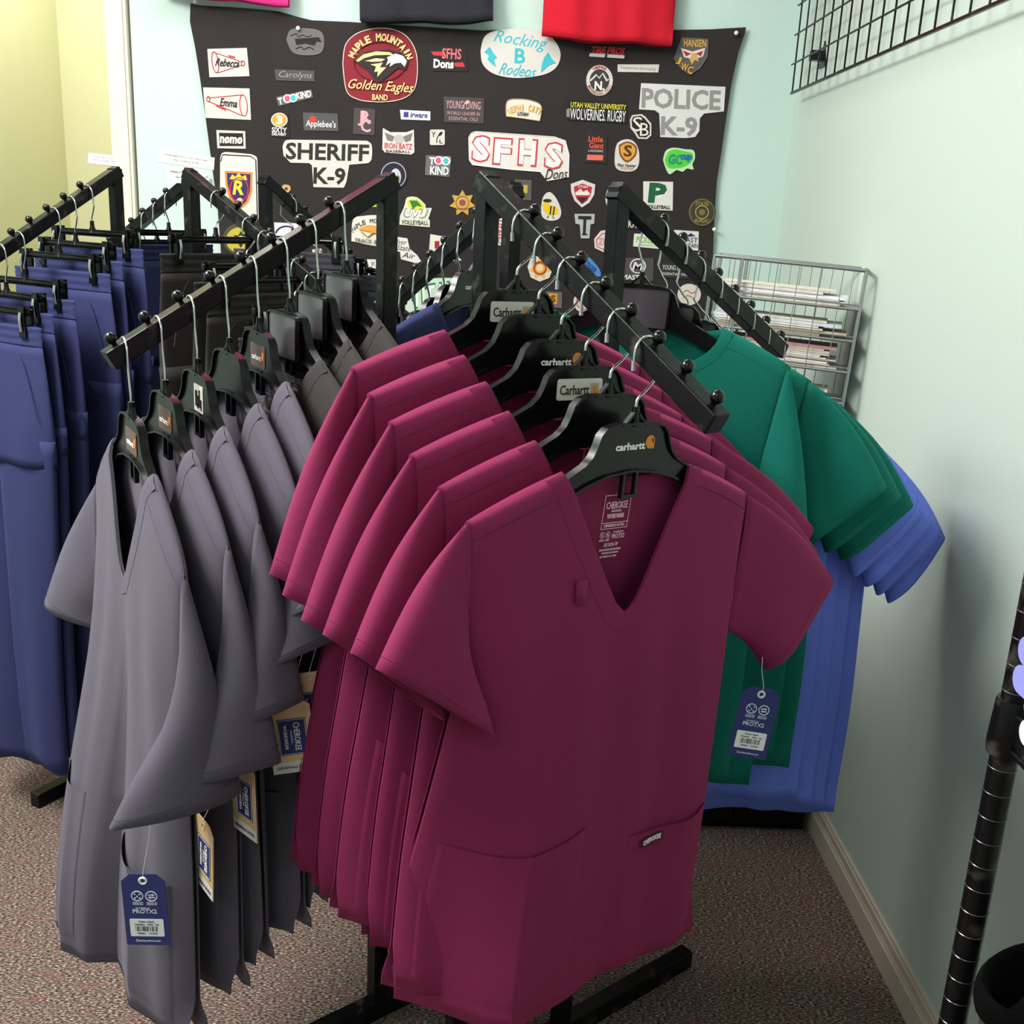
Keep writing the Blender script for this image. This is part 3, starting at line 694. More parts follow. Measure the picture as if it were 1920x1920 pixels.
# paper signs standing on the back rack
def sign(label, c, yaw, tilt, wd, hg, lines, lean=0):
    t = thing('paper_sign', label, 'sign', c, (rad(lean), rad(tilt), rad(yaw)), 'paper signs on the back rack')
    b = MB(); b.box((-wd/2, -.0008, 0), (wd/2, .0008, hg)); b.build('card', CARD, t, False)
    b = MB()
    for n, (s, z, w2, h2) in enumerate(lines): b.text(s, (lambda z: lambda x, zz, dy: Vector((x, -.001+dy, z+zz)))(z), 0, 0, w2, h2)
    b.build('lettering', flat('#4a4441'), t, False)
    return t
pt = lambda k, dz=0: R2.post[k] + Vector((0, 0, R2.zt+dz))
sign('small white paper sign on top of the left post of the back rack', pt('A', .002) + Vector((-.02, -.01, 0)), 12, 3, .068, .028, [('CORE STRETCH PANT', .019, .048, .004), ('REGULAR $ 32.99', .010, .046, .0042)], -35)
sign('wide white paper sign on top of the front post of the back rack', pt('B', .004) + Vector((-.005, -.01, 0)), 14, 5, .115, .03, [('WORKWEAR REVOLUTION CARGO PANT', .020, .09, .0042), ('REGULAR $ 35.99', .010, .05, .0045)], -30)
sign('white paper sign hung on the rear arm, left of the front post', R2.along('D', .05) + Vector((.0, -.02, .0)), 10, 2, .05, .036, [('ORIGINALS PANT', .026, .036, .004), ('TALL', .014, .012, .004)])

# ------------------------------------------------------------------ wire gridwall panel high on the right wall
g = thing('wire_gridwall', 'black wire grid panel hung high on the right wall', 'grid panel', (.79, 3.06, 1.777))
for n in range(0, 30):
    y = -.075*n; b = MB(); b.tube([(0, y, 0), (0, y, .86)], .0024, 6); b.build('upright_wire', POWDER, g, True, 60)
for n in range(1, 12):
    b = MB(); b.tube([(-.0045, .02, .075*n), (-.0045, -2.2, .075*n)], .0024, 6); b.build('cross_wire', POWDER, g, True, 60)
b = MB(); b.bar((0, .01, 0), (0, -2.2, 0), .006, .006); b.build('bottom_rail', POWDER, g, False)
for y in (-.13, -1.6):
    b = MB(); b.box((.004, y-.012, .065), (.040, y+.012, .090)); b.prism([(y-.03, .05), (y+.03, .05), (y, .115)], 0, .004, lambda p: Vector((.036+p.y*.9, p.x, p.z))); b.build('wall_bracket', PLB, g, False)

# ------------------------------------------------------------------ black cabinet and wire literature rack by the right wall
ca = rad(-33); cc = Vector((.60, 2.44, 0))
cab = thing('cabinet', 'low black cabinet under the wire paper rack, behind the tops', 'cabinet', (.61, 2.50, 0), (0, 0, 0))
b = MB(); b.box((-.16, -.28, .0), (.19, .28, .60)); bevel(b.build('carcass', PLB, cab, False))
for s in (0, 1):
    b = MB(); b.box((-.155+.17*s, -.292, .03), (.01+.17*s, -.28, .58)); d = b.build('door', PLB, cab, False)
    b = MB(); b.tube([(.0+.03*s, -.30, .28), (.0+.03*s, -.30, .36)], .004, 8); b.build('handle', STEEL, d, True, 60)
b = MB(); b.box((-.17, -.295, .60), (.20, .285, .625)); bevel(b.build('top_board', PLB, cab, False))
tr = thing('wire_paper_rack', 'silver wire literature rack full of papers beside the right wall', 'paper rack', (.612, 2.36, .628), (0, rad(2.6), rad(-18)))
W2, D2, HT = .165, .13, .712
for sx in (-1, -.62, 1):
    for y in (0, D2):
        b = MB(); b.tube([(sx*W2, y, 0), (sx*W2, y, HT)], .0042, 8); b.build('upright', STEEL, tr, True, 60)
b = MB()
for y in (0, D2): b.tube([(-W2, y, HT), (W2, y, HT)], .0042, 8)
for sx in (-1, 1): b.tube([(sx*W2, 0, HT), (sx*W2, D2, HT)], .0042, 8)
b.build('top_frame', STEEL, tr, True, 60)
for n in range(1, 7):
    x = -W2 + 2*W2*n/7; b = MB(); b.tube([(x, -.002, 0), (x, -.002, HT)], .0011, 6); b.build('front_wire', STEEL, tr, True, 60)
b = MB()
for n in range(14):
    f = n/14; b.tube([(W2, D2*f, .0), (W2, D2*f, HT)], .0008, 4); b.tube([(-W2+2*W2*f, D2, 0), (-W2+2*W2*f, D2, HT)], .0008, 4)
b.build('back_mesh', STEEL, tr, True, 60)
PAPC = ['#e8e0d8', '#d8cfc6', '#e6e4ee', '#ddd6cc', '#c9b9a8', '#eae6e2', '#b8888c', '#d5d8e2']
r = random.Random(11)
for n in range(10):
    z = HT-.085-.0695*n; b = MB()
    if z < .01: break
    b.box((-W2, 0, z), (W2, D2, z+.002)); b.tube([(-W2, -.001, z), (W2, -.001, z)], .0032, 6); b.tube([(-W2, -.001, z+.01), (W2, -.001, z+.01)], .0016, 6); b.build('shelf_tier', STEEL, tr, True, 40)
    stack = thing('paper_stack', 'stack of papers on tier %s from the top of the silver wire rack' % ['one', 'two', 'three', 'four', 'five', 'six', 'seven', 'eight', 'nine', 'ten'][n], 'paper stack', (0, 0, 0), (0, 0, 0), 'paper stacks in the wire rack')
    stack.matrix_world = Matrix.Translation((.612, 2.36, .628)) @ Matrix.Rotation(rad(-18), 4, 'Z') @ Matrix.Rotation(rad(2.6), 4, 'Y') @ Matrix.Translation((0, 0, z+.0025))
    hh = r.choice((.022, .034, .042, .03)); zz = 0; q = 0
    while zz < hh:
        t2 = r.choice((.002, .004, .007)); b = MB(); x0 = r.uniform(-.006, .012); b.box((-W2+.02+x0, .006+r.uniform(0, .01), zz), (W2-.05+x0+r.uniform(-.03, .03), D2-.012, zz+t2)); b.build('paper_sheaf', flat(r.choice(PAPC), .8), stack, False); zz += t2 + .0008

# ------------------------------------------------------------------ black wire shelving at the right edge
sh = thing('wire_shelving', 'black wire shelving unit at the right edge of the room', 'shelf', (.4815, .847, 0))
sx, sy = .335, -.95
for x, y in ((0, 0), (sx, 0), (0, sy), (sx, sy)):
    b = MB(); b.tube([(x, y, .02), (x, y, 1.5)], .0125, 24)
    P = b.build('post', POWDER, sh, True, 40)
    if x == 0 and y == 0:
        for n in range(54):
            z = .05+.0254*n; b = MB(); b.tube([(x+.01255*math.cos(rad(a)), y+.01255*math.sin(rad(a)), z) for a in range(0, 360, 15)], .0005, 4, True); b.build('groove_ring', mat('worn_groove', '#5a5a5e', .25, .6), P, True, 60)
    b = MB(); b.tube([(x, y, 0), (x, y, .025)], .016, 12); b.build('foot_cap', PLB, P, True, 40)
def shelf(z):
    s0 = bpy.data.objects.new('shelf_deck', None); COL.objects.link(s0)
    b = MB(); x0, x1 = -.002, sx+.002
    for zz in (z, z-.034):
        for p, q in (((x0, 0), (x0, sy)), ((x1, 0), (x1, sy)), ((0, .002), (sx, .002)), ((0, sy), (sx, sy))): b.tube([(p[0]+.0, p[1], zz), (q[0], q[1], zz)], .0034, 8)
    for n in range(1, 24): y = sy*n/24; b.tube([(x0, y, z+.004), (x1, y, z+.004)], .0018, 5)
    b.tube([(sx/2, 0, z-.004), (sx/2, sy, z-.004)], .003, 6)
    o = b.build('shelf_deck', POWDER, sh, True, 60)
    bpy.data.objects.remove(s0)
    for x, y in ((0, 0), (sx, 0), (0, sy), (sx, sy)):
        b = MB(); b.tube([(x, y, z-.042), (x, y, z-.034), (x, y, z+.008), (x, y, z+.012)], [.0168, .0180, .0160, .0150], 24); b.build('collar', POWDER, o, True, 30)
shelf(.995); shelf(.572)
def folded(label, m, x, y, z, hh, seed, wx=.26, wy=.24):
    t = thing('folded_garment', label, 'folded garment', (x, y, z), (0, 0, rad(seed*1.5-2)), 'folded garments on the wire shelf'); r = random.Random(seed); G = []
    for k2 in range(9):
        a = math.pi*k2/8; G.append([Vector((-wx/2+wx*j/12, -wy/2+.5*hh*(1-math.sin(a)) , hh/2-hh/2*math.cos(a))) for j in range(13)])
    b = MB(); L = []
    for (z0, z1) in ((0, hh*.5), (hh*.5, hh)):
        b2 = rrect(-wy/2, wy/2, z0+.001, z1, (z1-z0)*.48, 6); b.prism(b2, -wx/2, wx/2, lambda p: Vector((p.y, p.x, p.z)))
    b.build('fold', m, t, True, 50); return t
folded('white folded garment on the wire shelf, under the lavender one', fabric('white_twill', '#d8d8e0', '#ffffff'), .578, .655, 1.0025, .045, 1)
folded('lavender folded garment on top of the white one on the wire shelf', fabric('lavender_twill', '#8a8ad8', '#c8c8ff'), .568, .66, 1.0485, .05, 2)
# boot on the lower shelf
bt = thing('ankle_boot', 'dark brown ankle boot with black padded collar on the lower shelf', 'boot', (.510, .775, .5785), (0, 0, rad(30)))
G = []
for f, cx, hx2, hy in ((0, -.055, .118, .042), (.06, -.055, .120, .044), (.16, -.05, .116, .043), (.28, -.035, .100, .040), (.42, -.008, .072, .037), (.55, .008, .056, .035), (.7, .012, .060, .037), (.82, .012, .070, .042)):
    z = .012 + .185*f; G.append([Vector((cx+hx2*math.copysign(abs(math.cos(2*math.pi*j/28))**.9, math.cos(2*math.pi*j/28)), hy*math.sin(2*math.pi*j/28), z)) for j in range(28)])
b = MB(); b.grid(G, True); b.build('upper', BOOTM, bt, True, 60, .002)
b = MB(); b.grid([[Vector((.012+(.070+d)*math.cos(2*math.pi*j/28), (.042+d)*math.sin(2*math.pi*j/28), .012+.185*.80+z)) for j in range(28)] for d, z in ((-.002, -.002), (.003, .001), (.005, .010), (.004, .020), (.000, .026), (-.006, .022), (-.008, -.04))], True); b.build('collar', mat('black_padding', '#060506', .95, spec=.08), bt, True, 60)
b = MB(); b.grid([[Vector((-.055+(.122+d)*math.cos(2*math.pi*j/28), (.046+d)*math.sin(2*math.pi*j/28), z)) for j in range(28)] for d, z in ((-.01, 0), (0, 0), (.001, .012), (-.02, .013))], True); b.build('sole', PLB, bt, True, 40)

# ------------------------------------------------------------------ felt banner with sample patches on the back wall
YF = YB - .014                     # face of the felt
def fp(x, y): p = onY(x, y, YF); return (p.x, p.z)
OUT = [(357, 6), (375, 10), (430, 13), (480, 17), (522, 21), (560, 32), (585, 38), (655, 41), (760, 48), (905, 57), (953, 55), (1015, 63), (1120, 60), (1262, 56), (1330, 55), (1399, 51),
       (1397, 62), (1384, 100), (1371, 160), (1362, 220), (1352, 290), (1344, 340), (1340, 400), (1337, 470), (1334, 700), (1325, 900), (440, 900), (428, 700), (414, 470), (408, 390), (396, 300), (384, 210), (374, 140), (366, 90), (356, 40)]
bn = thing('patch_banner', 'large black felt banner pinned to the back wall, covered in sample patches', 'banner', (0, YB, 0))
b = MB(); b.prism([fp(*q) for q in OUT], YF-YB, YF-YB+.003); b.build('felt', BANNERM, bn, False)
PTS = [(368, 4), (1379, 63), (1338, 430), (388, 330), (560, 54)]
for n, q in enumerate(PTS):
    x, z = fp(*q); p = thing('push_pin', ['push pin at the top left corner of the black banner', 'white push pin at the top right corner of the black banner', 'white push pin on the right edge of the banner near the bottom', 'push pin on the left edge of the banner behind the paper sign', 'push pin above the grey oval patch'][n], 'push pin', (x, YF, z), (0, 0, 0), 'push pins in the banner')
    b = MB(); b.sphere((0, -.010, 0), .006, 10, (1, .7, 1)); b.tube([(0, 0, 0), (0, -.010, 0)], .003, 8); b.build('head', WHITEP, p, True, 60)
CAMR = (RT, UP)
def pxframe(cx, cy, tilt):
    """plane point and the two plane vectors that stand for one photo pixel along and across a line tilted by tilt degrees"""
    t = rad(tilt); a = onY(cx, cy, YF); u = onY(cx+math.cos(t), cy+math.sin(t), YF)-a; v = onY(cx+math.sin(t), cy-math.cos(t), YF)-a
    return a, u, v
_lvl = 2.7
def patch(name, label, out, col, items=(), edge=None, group='sample patches on the banner', rough=.8):
    """out: outline in photo pixels; items: ('t', text, cx, cy, w, h, colour[, shear, bold, tilt]) or ('s', [outline], colour) or ('l', [points], width px, colour[, closed])"""
    xs = [p[0] for p in out]; ys = [p[1] for p in out]; c = onY(sum(xs)/len(xs), sum(ys)/len(ys), YF)
    t = thing(name, label, 'patch', (c.x, YF, c.z), (0, 0, 0), group); TH = .0022
    loc = lambda p: (p[0]-c.x, p[1]-c.z)
    b = MB(); b.prism([loc(fp(*q)) for q in out], -TH, -.0002); b.build('backing', mat('patch_'+col.strip('#'), dim(col), rough, bump=.1, bscale=700), t, False)
    if edge:
        b = MB(); b.tube([(*(lambda q: (q[0], -TH, q[1]))(loc(fp(*q))),) for q in out], .0013, 5, True); b.build('border', flat(edge), t, False)
    by = {}
    lay = 0
    for it in items:
        lay += 1; L = TH + .00025*lay
        col2 = it[6] if it[0] == 't' else it[2] if it[0] == 's' else it[3]
        b = by.setdefault(col2, MB())
        if it[0] == 't':
            st, cx, cy, w2, h2 = it[1:6]; sh = it[7] if len(it) > 7 else 0; bo = it[8] if len(it) > 8 else 0; tl = it[9] if len(it) > 9 else _lvl
            a, u, v = pxframe(cx, cy, tl)
            b.text(st, lambda x, z, dy: Vector((a.x+u.x*x+v.x*z-c.x, -L+dy, a.z+u.z*x+v.z*z-c.z)), sh, bo, w2, h2, .0003)
        elif it[0] == 's': b.prism([loc(fp(*q)) for q in it[1]], -L, -L+.0006)
        else: b.tube([(*(lambda q: (q[0], -L+.0002, q[1]))(loc(fp(*q))),) for q in it[1]], it[2]*.0016/2, 5, len(it) > 4)
    for col2, b in by.items(): b.build('lettering' if any(i[0] == 't' and i[6] == col2 for i in items) else 'emblem', flat(col2, .75), t, False)
    return t
def dim(h): return '#' + ''.join('%02x' % int(int(h[i:i+2], 16)*.93) for i in (1, 3, 5))
def R_(x0, y0, x1, y1): return [(x0, y0), (x1, y0), (x1, y1), (x0, y1)]
def E_(cx, cy, rx, ry, n=24, rot=0): return [(cx+rx*math.cos(2*math.pi*k/n)*math.cos(rad(rot))-ry*math.sin(2*math.pi*k/n)*math.sin(rad(rot)), cy+rx*math.cos(2*math.pi*k/n)*math.sin(rad(rot))+ry*math.sin(2*math.pi*k/n)*math.cos(rad(rot))) for k in range(n)]
def ST_(cx, cy, r1, r2, n, a0=-90): return [(cx+(r1 if k % 2 == 0 else r2)*math.cos(rad(a0+180*k/n)), cy+(r1 if k % 2 == 0 else r2)*math.sin(rad(a0+180*k/n))) for k in range(2*n)]
def RR_(x0, y0, x1, y1, r): return [(x, y) for x, y in rrect(x0, x1, y0, y1, r, 3)]
def arc(st, cx, cy, rx, ry, a0, a1, h, col, bold=.02, wf=.85):
    n = len(st); o = []
    for k, ch in enumerate(st):
        if ch == ' ': continue
        a = a0+(a1-a0)*(k+.5)/n; x = cx+rx*math.cos(rad(a)); y = cy+ry*math.sin(rad(a)); w2 = abs(rad(a1-a0))*rx/n*wf*(.45 if ch == 'I' else 1)
        o.append(('t', ch, x, y, w2, h, col, 0, bold, math.degrees(math.atan2(rx*rad(1)*0+ry*math.cos(rad(a))*(1 if a1 > a0 else -1), -rx*math.sin(rad(a))*(1 if a1 > a0 else -1)))))
    return o
def curve(pts, n=6): return [(p.x, p.y) for p in scurve([Vector((x, y, 0)) for x, y in pts], n)]
W = '#e0d9d2'; K = '#221e1e'; RD = '#c23a44'; GY = '#5b5455'; GD = '#d9a53a'
patch('name_patch', 'white patch with a red megaphone outline, the upper of the two at the left', [(389, 92), (463, 90), (468, 143), (393, 145)], W,
      [('l', [(401, 98), (455, 117)], 1.6, RD), ('l', [(408, 137), (455, 122)], 1.4, RD), ('l', E_(404, 117, 6, 20, 20, -8), 1.6, RD, 1), ('l', E_(456, 119, 3, 5, 12), 1.6, RD, 1), ('s', [(428, 103), (440, 106), (443, 110), (430, 107)], RD), ('t', 'Rebecca', 428, 118, 44, 15, K, .25, .012, 4)])
patch('name_patch', 'larger white patch with a red megaphone outline, below the other one', [(381, 164), (468, 166), (471, 225), (386, 221)], W,
      [('l', [(391, 184), (455, 178)], 1.6, RD), ('l', [(391, 190), (455, 217)], 1.6, RD), ('l', E_(457, 198, 7, 20, 20, -5), 1.6, RD, 1), ('l', E_(391, 186, 3, 5, 12), 1.6, RD, 1), ('s', [(405, 196), (424, 203), (424, 208), (406, 200)], RD), ('t', 'Emma', 430, 193, 32, 15, K, .1, .01, 6)])
patch('oval_patch', 'grey oval patch with dark handwriting at the upper left', curve([(537, 75), (545, 56), (572, 53), (600, 58), (608, 75), (603, 98), (580, 104), (550, 99), (537, 75)]), '#6f6a6b',
      [('l', curve([(545, 68), (556, 64), (560, 69), (568, 66), (575, 69), (585, 67)]), 1.4, K), ('s', [(553, 73), (598, 70), (604, 80), (594, 78), (590, 86), (572, 82), (556, 85)], K), ('l', curve([(555, 92), (565, 88), (570, 93), (580, 89), (590, 94)]), 1.4, K)])
patch('name_strip', 'grey strip patch with pale handwriting, above the kind strip', [(515, 130), (590, 133), (590, 153), (518, 151)], '#4f4b4d', [('t', 'Carolyns', 554, 142, 62, 15, '#a8a4a4', .3, -.01)])
patch('kind_patch', 'tilted grey strip patch with pink and blue hearts reading TOO KIND', [(518, 182), (584, 168), (587, 183), (523, 199)], '#6a6668',
      [('t', 'T', 526, 190, 8, 13, '#f2eeea', 0, .03, -12), ('s', E_(539, 185, 8, 8), '#f2eeea'), ('s', E_(550, 184, 8, 8), '#f2eeea'), ('s', E_(539, 185, 5, 6), '#e0587a'), ('s', E_(550, 184, 5, 6), '#48b8c0'), ('t', 'KIND', 570, 178, 28, 13, '#f2eeea', 0, .03, -10)])
patch('school_band_patch', 'large maroon patch with gold lettering reading MAPLE MOUNTAIN Golden Eagles BAND', curve([(643, 120), (648, 85), (668, 64), (700, 54), (735, 55), (762, 68), (779, 95), (783, 130), (778, 165), (762, 182), (735, 190), (700, 191), (670, 186), (650, 170), (643, 120)]), '#8e1a2c',
      arc('MAPLE MOUNTAIN', 713, 128, 57, 58, 200, 344, 15, '#ecd592', .04, .95) + [('l', E_(713, 116, 49, 37, 30), 1.5, '#6b0f20', 1),
      ('s', [(663.4, 113.1), (687.3, 97.0), (728.1, 93.4), (754.8, 99.0), (766.9, 115.3), (761.3, 132.2), (746.4, 128.0), (729.5, 142.0), (708.4, 158.1), (691.6, 133.6), (674.7, 122.3)], '#33262a'),
      ('s', [(667.7, 113.9), (681.7, 102.7), (705.6, 97.0), (730.9, 98.4), (739.4, 104.1), (725.3, 103.5), (702.8, 104.1), (683.1, 109.7), (671.9, 116.7)], '#e6cf96'),
      ('s', [(684.5, 114.8), (705.6, 109.7), (723.1, 111.4), (715.5, 115.9), (697.2, 116.4)], '#e6cf96'),
      ('s', [(694.9, 121.5), (718.3, 118.1), (712.7, 127.1), (724.8, 126.6), (707.9, 144.8), (709.0, 134.4), (702.2, 135.6), (705.6, 125.2)], '#e6cf96'),
      ('s', [(725.9, 108.3), (742.2, 101.2), (756.2, 105.5), (763.3, 115.3), (759.1, 125.7), (752.0, 118.1), (740.8, 119.5), (730.9, 125.7), (733.2, 116.7), (724.2, 123.8), (728.1, 113.1)], '#f0e8dc'),
      ('t', 'Golden Eagles', 714, 164, 122, 24, '#ecd592', .3, .005, 4), ('t', 'BAND', 713, 183, 29, 11, '#ecd592', 0, .02, 2)], '#e8dcd2')
patch('school_patch', 'black patch with red and white lettering reading SFHS Dons', [(803, 84), (874, 90), (877, 134), (810, 133)], '#1d191a',
      [('t', 'SFHS', 847, 101, 36, 20, '#e87078', 0, .02), ('s', [(808, 97), (830, 97), (834, 105), (813, 104)], RD), ('s', [(852, 118), (868, 117), (872, 126), (853, 125)], RD), ('t', 'Dons', 832, 120, 38, 17, '#eeeaea', 0, .04)])
patch('rodeo_patch', 'large white oval patch with turquoise lettering reading Rocking B Rodeos', curve([(901, 95), (908, 70), (928, 58), (965, 54), (1005, 57), (1032, 68), (1050, 95), (1047, 120), (1030, 136), (1000, 144), (960, 146), (925, 138), (905, 120), (901, 95)]), '#e2dcd8',
      [('t', 'Rocking', 976, 78, 96, 30, '#3fb6c6', .35, .0, 9), ('t', 'B', 975, 105, 20, 28, '#3fb6c6', 0, .02), ('t', 'Rodeos', 972, 132, 66, 22, '#3fb6c6', .35, .0, 6), ('s', [(908, 98), (918, 88), (925, 100), (932, 108), (926, 112), (930, 126), (922, 120), (914, 112), (917, 104)], '#3fb6c6'), ('s', [(1020, 108), (1028, 98), (1034, 110), (1042, 118), (1030, 122), (1014, 136), (1016, 120)], '#3fb6c6')])
patch('tire_patch', 'small patch with red slanted letters and white bars, under the red shirt', [(1104, 85), (1173, 88), (1173, 111), (1102, 108)], '#1d191a', [('t', 'TIRE PROS', 1140, 95, 62, 14, '#d8323e', .25, .03), ('s', [(1106, 100), (1135, 101), (1133, 108), (1104, 106)], '#c9c5c5'), ('s', [(1139, 102), (1171, 104), (1170, 110), (1138, 108)], '#c9c5c5')])
patch('mountain_patch', 'round white patch with a dark mountain and letter N', E_(1124, 151, 25, 29), W, [('s', E_(1124, 151, 18.5, 21), '#3b3838'), ('l', [(1107, 152), (1118, 141), (1124, 147), (1130, 138), (1138, 152), (1141, 149)], 3.5, W), ('t', 'N.', 1124, 161, 19, 17, W, 0, .04)] + arc('NEPHI', 1124, 151, 21.5, 25, 235, 305, 5, RD) + arc('MOUNTAIN CITY', 1124, 151, 21.5, 25, 160, 20, 5, RD))
patch('label_strip', 'narrow white strip patch with tiny dark lettering, below the red shirt', [(1158, 121), (1236, 121), (1234, 136), (1158, 135)], W, [('t', 'Timberline Surveying', 1196, 129, 66, 6, '#8a8482')])
patch('shield_patch', 'grey shield patch with gold letters and red wings at the upper right', [(1278, 71), (1328, 74), (1326, 107), (1312, 128), (1293, 140), (1275, 126), (1264, 110)], '#5d5656',
      [('t', 'HANSEN', 1303, 81, 42, 14, GD, 0, .01, 2), ('s', [(1276, 90), (1298, 97), (1322, 90), (1318, 106), (1300, 112), (1282, 107)], '#d8cfc6'), ('s', [(1280, 95), (1296, 101), (1286, 106)], '#b02838'), ('s', [(1318, 95), (1304, 101), (1314, 106)], '#b02838'), ('s', [(1297, 100), (1305, 100), (1310, 116), (1302, 113), (1297, 122), (1293, 112)], '#c8a060'), ('t', 'J', 1272, 114, 9, 14, GD, 0, .02, 20), ('t', 'W', 1283, 126, 13, 14, GD, 0, .02, 14), ('t', 'C', 1294, 132, 10, 14, GD, 0, .02, 10)], '#6f6664')
patch('police_patch', 'large white patch with grey letters reading POLICE K-9 at the right', [(1202, 156), (1360, 163), (1357, 209), (1320, 213), (1312, 222), (1311, 246), (1303, 257), (1285, 259), (1238, 257), (1236, 213), (1228, 207), (1198, 205)], '#e6e2e0', [('t', 'POLICE', 1277, 186, 148, 38, '#8f8c8d', 0, .03, 2), ('t', 'K-9', 1273, 237, 68, 37, '#8f8c8d', 0, .03, 2)])
patch('oils_patch', 'dark grey patch with pink lettering about essential oils, in the middle', [(832, 181), (908, 184), (907, 232), (833, 229)], '#4a4244', [('t', 'YOUNG  LIVING', 869, 197, 64, 15, '#d8a8ac', 0, 0), ('l', curve([(870, 204), (871, 194), (877, 188)]), 1.6, '#d8a8ac'), ('s', E_(876, 192, 5, 3, 12, -40), '#d8a8ac'), ('t', 'WORLD LEADER IN', 869, 213, 62, 6.5, '#c8a0a4'), ('t', 'ESSENTIAL OILS', 869, 223, 54, 6.5, '#c8a0a4')])
patch('city_patch', 'white arched patch with gold lettering reading NEPHI CITY UTAH', curve([(949, 218), (951, 190), (975, 186), (1000, 190), (1015, 200), (1012, 227)], 4) + [(980, 222)], '#efe4d6', arc('NEPHI CITY', 983, 264, 60, 62, 239, 302, 12, '#d9a03c', .02) + [('t', 'UTAH', 980, 214, 20, 7, K, .2, .02)], '#b89a70')
patch('rugby_patch', 'black patch with yellow and white lettering reading UTAH VALLEY UNIVERSITY WOLVERINES RUGBY', [(1062, 187), (1175, 192), (1176, 232), (1064, 225)], '#141112', [('t', 'UTAH VALLEY UNIVERSITY', 1122, 199, 104, 10, '#d8c83a', 0, .02, 3), ('t', 'WOLVERINES. RUGBY', 1121, 216, 104, 21, '#ece8e8', 0, .0, 3), ('s', [(1062, 205), (1068, 203), (1068, 220), (1062, 219)], '#8a8686')])
patch('monogram_patch', 'white octagon patch with interlocked black letters S and B', [(1185, 216), (1203, 214), (1210, 219), (1221, 232), (1221, 254), (1213, 261), (1196, 260), (1190, 250), (1182, 240), (1181, 225)], W, [('s', [(1187, 219), (1201, 217), (1208, 222), (1218, 234), (1218, 252), (1211, 258), (1198, 257), (1193, 248), (1185, 238), (1184, 226)], K), ('t', 'S', 1195, 233, 18, 27, W, 0, .0), ('t', 'B', 1208, 243, 16, 24, W, 0, .0)])
patch('delivery_patch', 'small black patch with an orange circled 3 reading SIXTY', [(508, 212), (541, 214), (544, 259), (508, 256)], '#141112', [('s', E_(524, 225, 15.5, 13.5), W), ('s', E_(524, 225, 13.5, 11.5), '#e09a2c'), ('t', '3', 524, 225, 13, 17, '#f6efe2', 0, .05), ('t', 'SIXTY', 524, 244, 28, 10, '#ece8e8', 0, .02), ('t', 'DELIVERY', 524, 252, 27, 5, '#ece8e8', 0, .02)])
patch('grill_patch', 'grey patch with a red apple and white lettering', [(568, 211), (633, 213), (635, 246), (570, 245)], '#565052', [('s', E_(587, 224, 6.5, 6.5), '#d83a3a'), ('l', [(588, 218), (592, 213)], 1.5, '#3a7a3a'), ('t', "Applebee's", 602, 234, 56, 16, '#eee8e6', 0, .01)])
patch('initials_patch', 'small dark patch with intertwined pink letters J R C', [(664, 202), (704, 205), (702, 254), (662, 251)], '#4a4143', [('t', 'R', 686, 220, 20, 24, '#eaa0a8', 0, .02), ('t', 'J', 678, 222, 13, 28, '#eaa0a8', 0, .02), ('t', 'C', 686, 236, 19, 24, '#eaa0a8', 0, .02)])
patch('company_label', 'small white label patch with blue square and lettering, right of the initials patch', [(750, 206), (807, 209), (807, 226), (752, 224)], '#eeeaf0', [('s', R_(757, 210, 766, 220), '#39408a'), ('t', 'irware', 786, 216, 32, 10, '#39408a', .15, .02)])
patch('baseball_patch', 'white winged patch with red lettering reading BASEBALL', [(718, 240), (732, 248), (762, 248), (776, 243), (777, 286), (771, 290), (722, 286), (717, 280)], '#ece2de', [('s', [(721, 248), (740, 256), (736, 266), (726, 263)], '#7a7474'), ('s', [(774, 249), (756, 256), (760, 267), (770, 264)], '#7a7474'), ('s', E_(748, 261, 9, 9), '#b8b0ae'), ('t', 'IRON BATZ', 747, 274, 52, 11, '#d05862', 0, .02), ('t', 'BASEBALL', 747, 284, 46, 5, K)])
patch('leaf_patch', 'tiny white patch with a leaf and the letters Y L', RR_(806, 243, 834, 272, 3), W, [('t', 'Y', 813, 252, 9, 10, K), ('l', curve([(819, 268), (820, 258), (828, 248)]), 1.6, K), ('s', E_(826, 251, 5, 2.5, 12, -45), K), ('t', 'L', 827, 265, 6, 7, K)])
patch('letter_patch', 'large white patch with red outlined letters SFHS and Dons in script', curve([(879, 258), (884, 250), (893, 247)], 3) + [(1040, 257), (1060, 264), (1067, 290), (1066, 332), (1026, 339), (1013, 322), (960, 318), (886, 309), (880, 300)], '#ece4e0',
      [x for k, (ch, cx, cy) in enumerate((('S', 902, 279), ('F', 942, 284), ('H', 989, 286), ('S', 1038, 292))) for x in (('t', ch, cx, cy, 36, 52, '#c8404c', 0, .05, 4), ('t', ch, cx, cy, 30, 45, '#efe8e4', 0, .035, 4))] + [('t', 'Dons', 1044, 326, 40, 19, K, .3, -.005, -3)], '#ece4e0')
patch('tool_patch', 'narrow black and orange upright patch left of the gold shield patch', [(1097, 247), (1139, 252), (1137, 307), (1094, 304)], '#242022', [('t', 'Little', 1117, 261, 27, 11, '#e0563a', 0, .02), ('t', 'Giant', 1118, 273, 27, 11, '#e0563a', 0, .02), ('t', 'LADDERS', 1117, 283, 27, 4, '#d8d4d4'), ('s', [(1101, 290), (1131, 291), (1130, 301), (1100, 300)], '#e06a5a')])
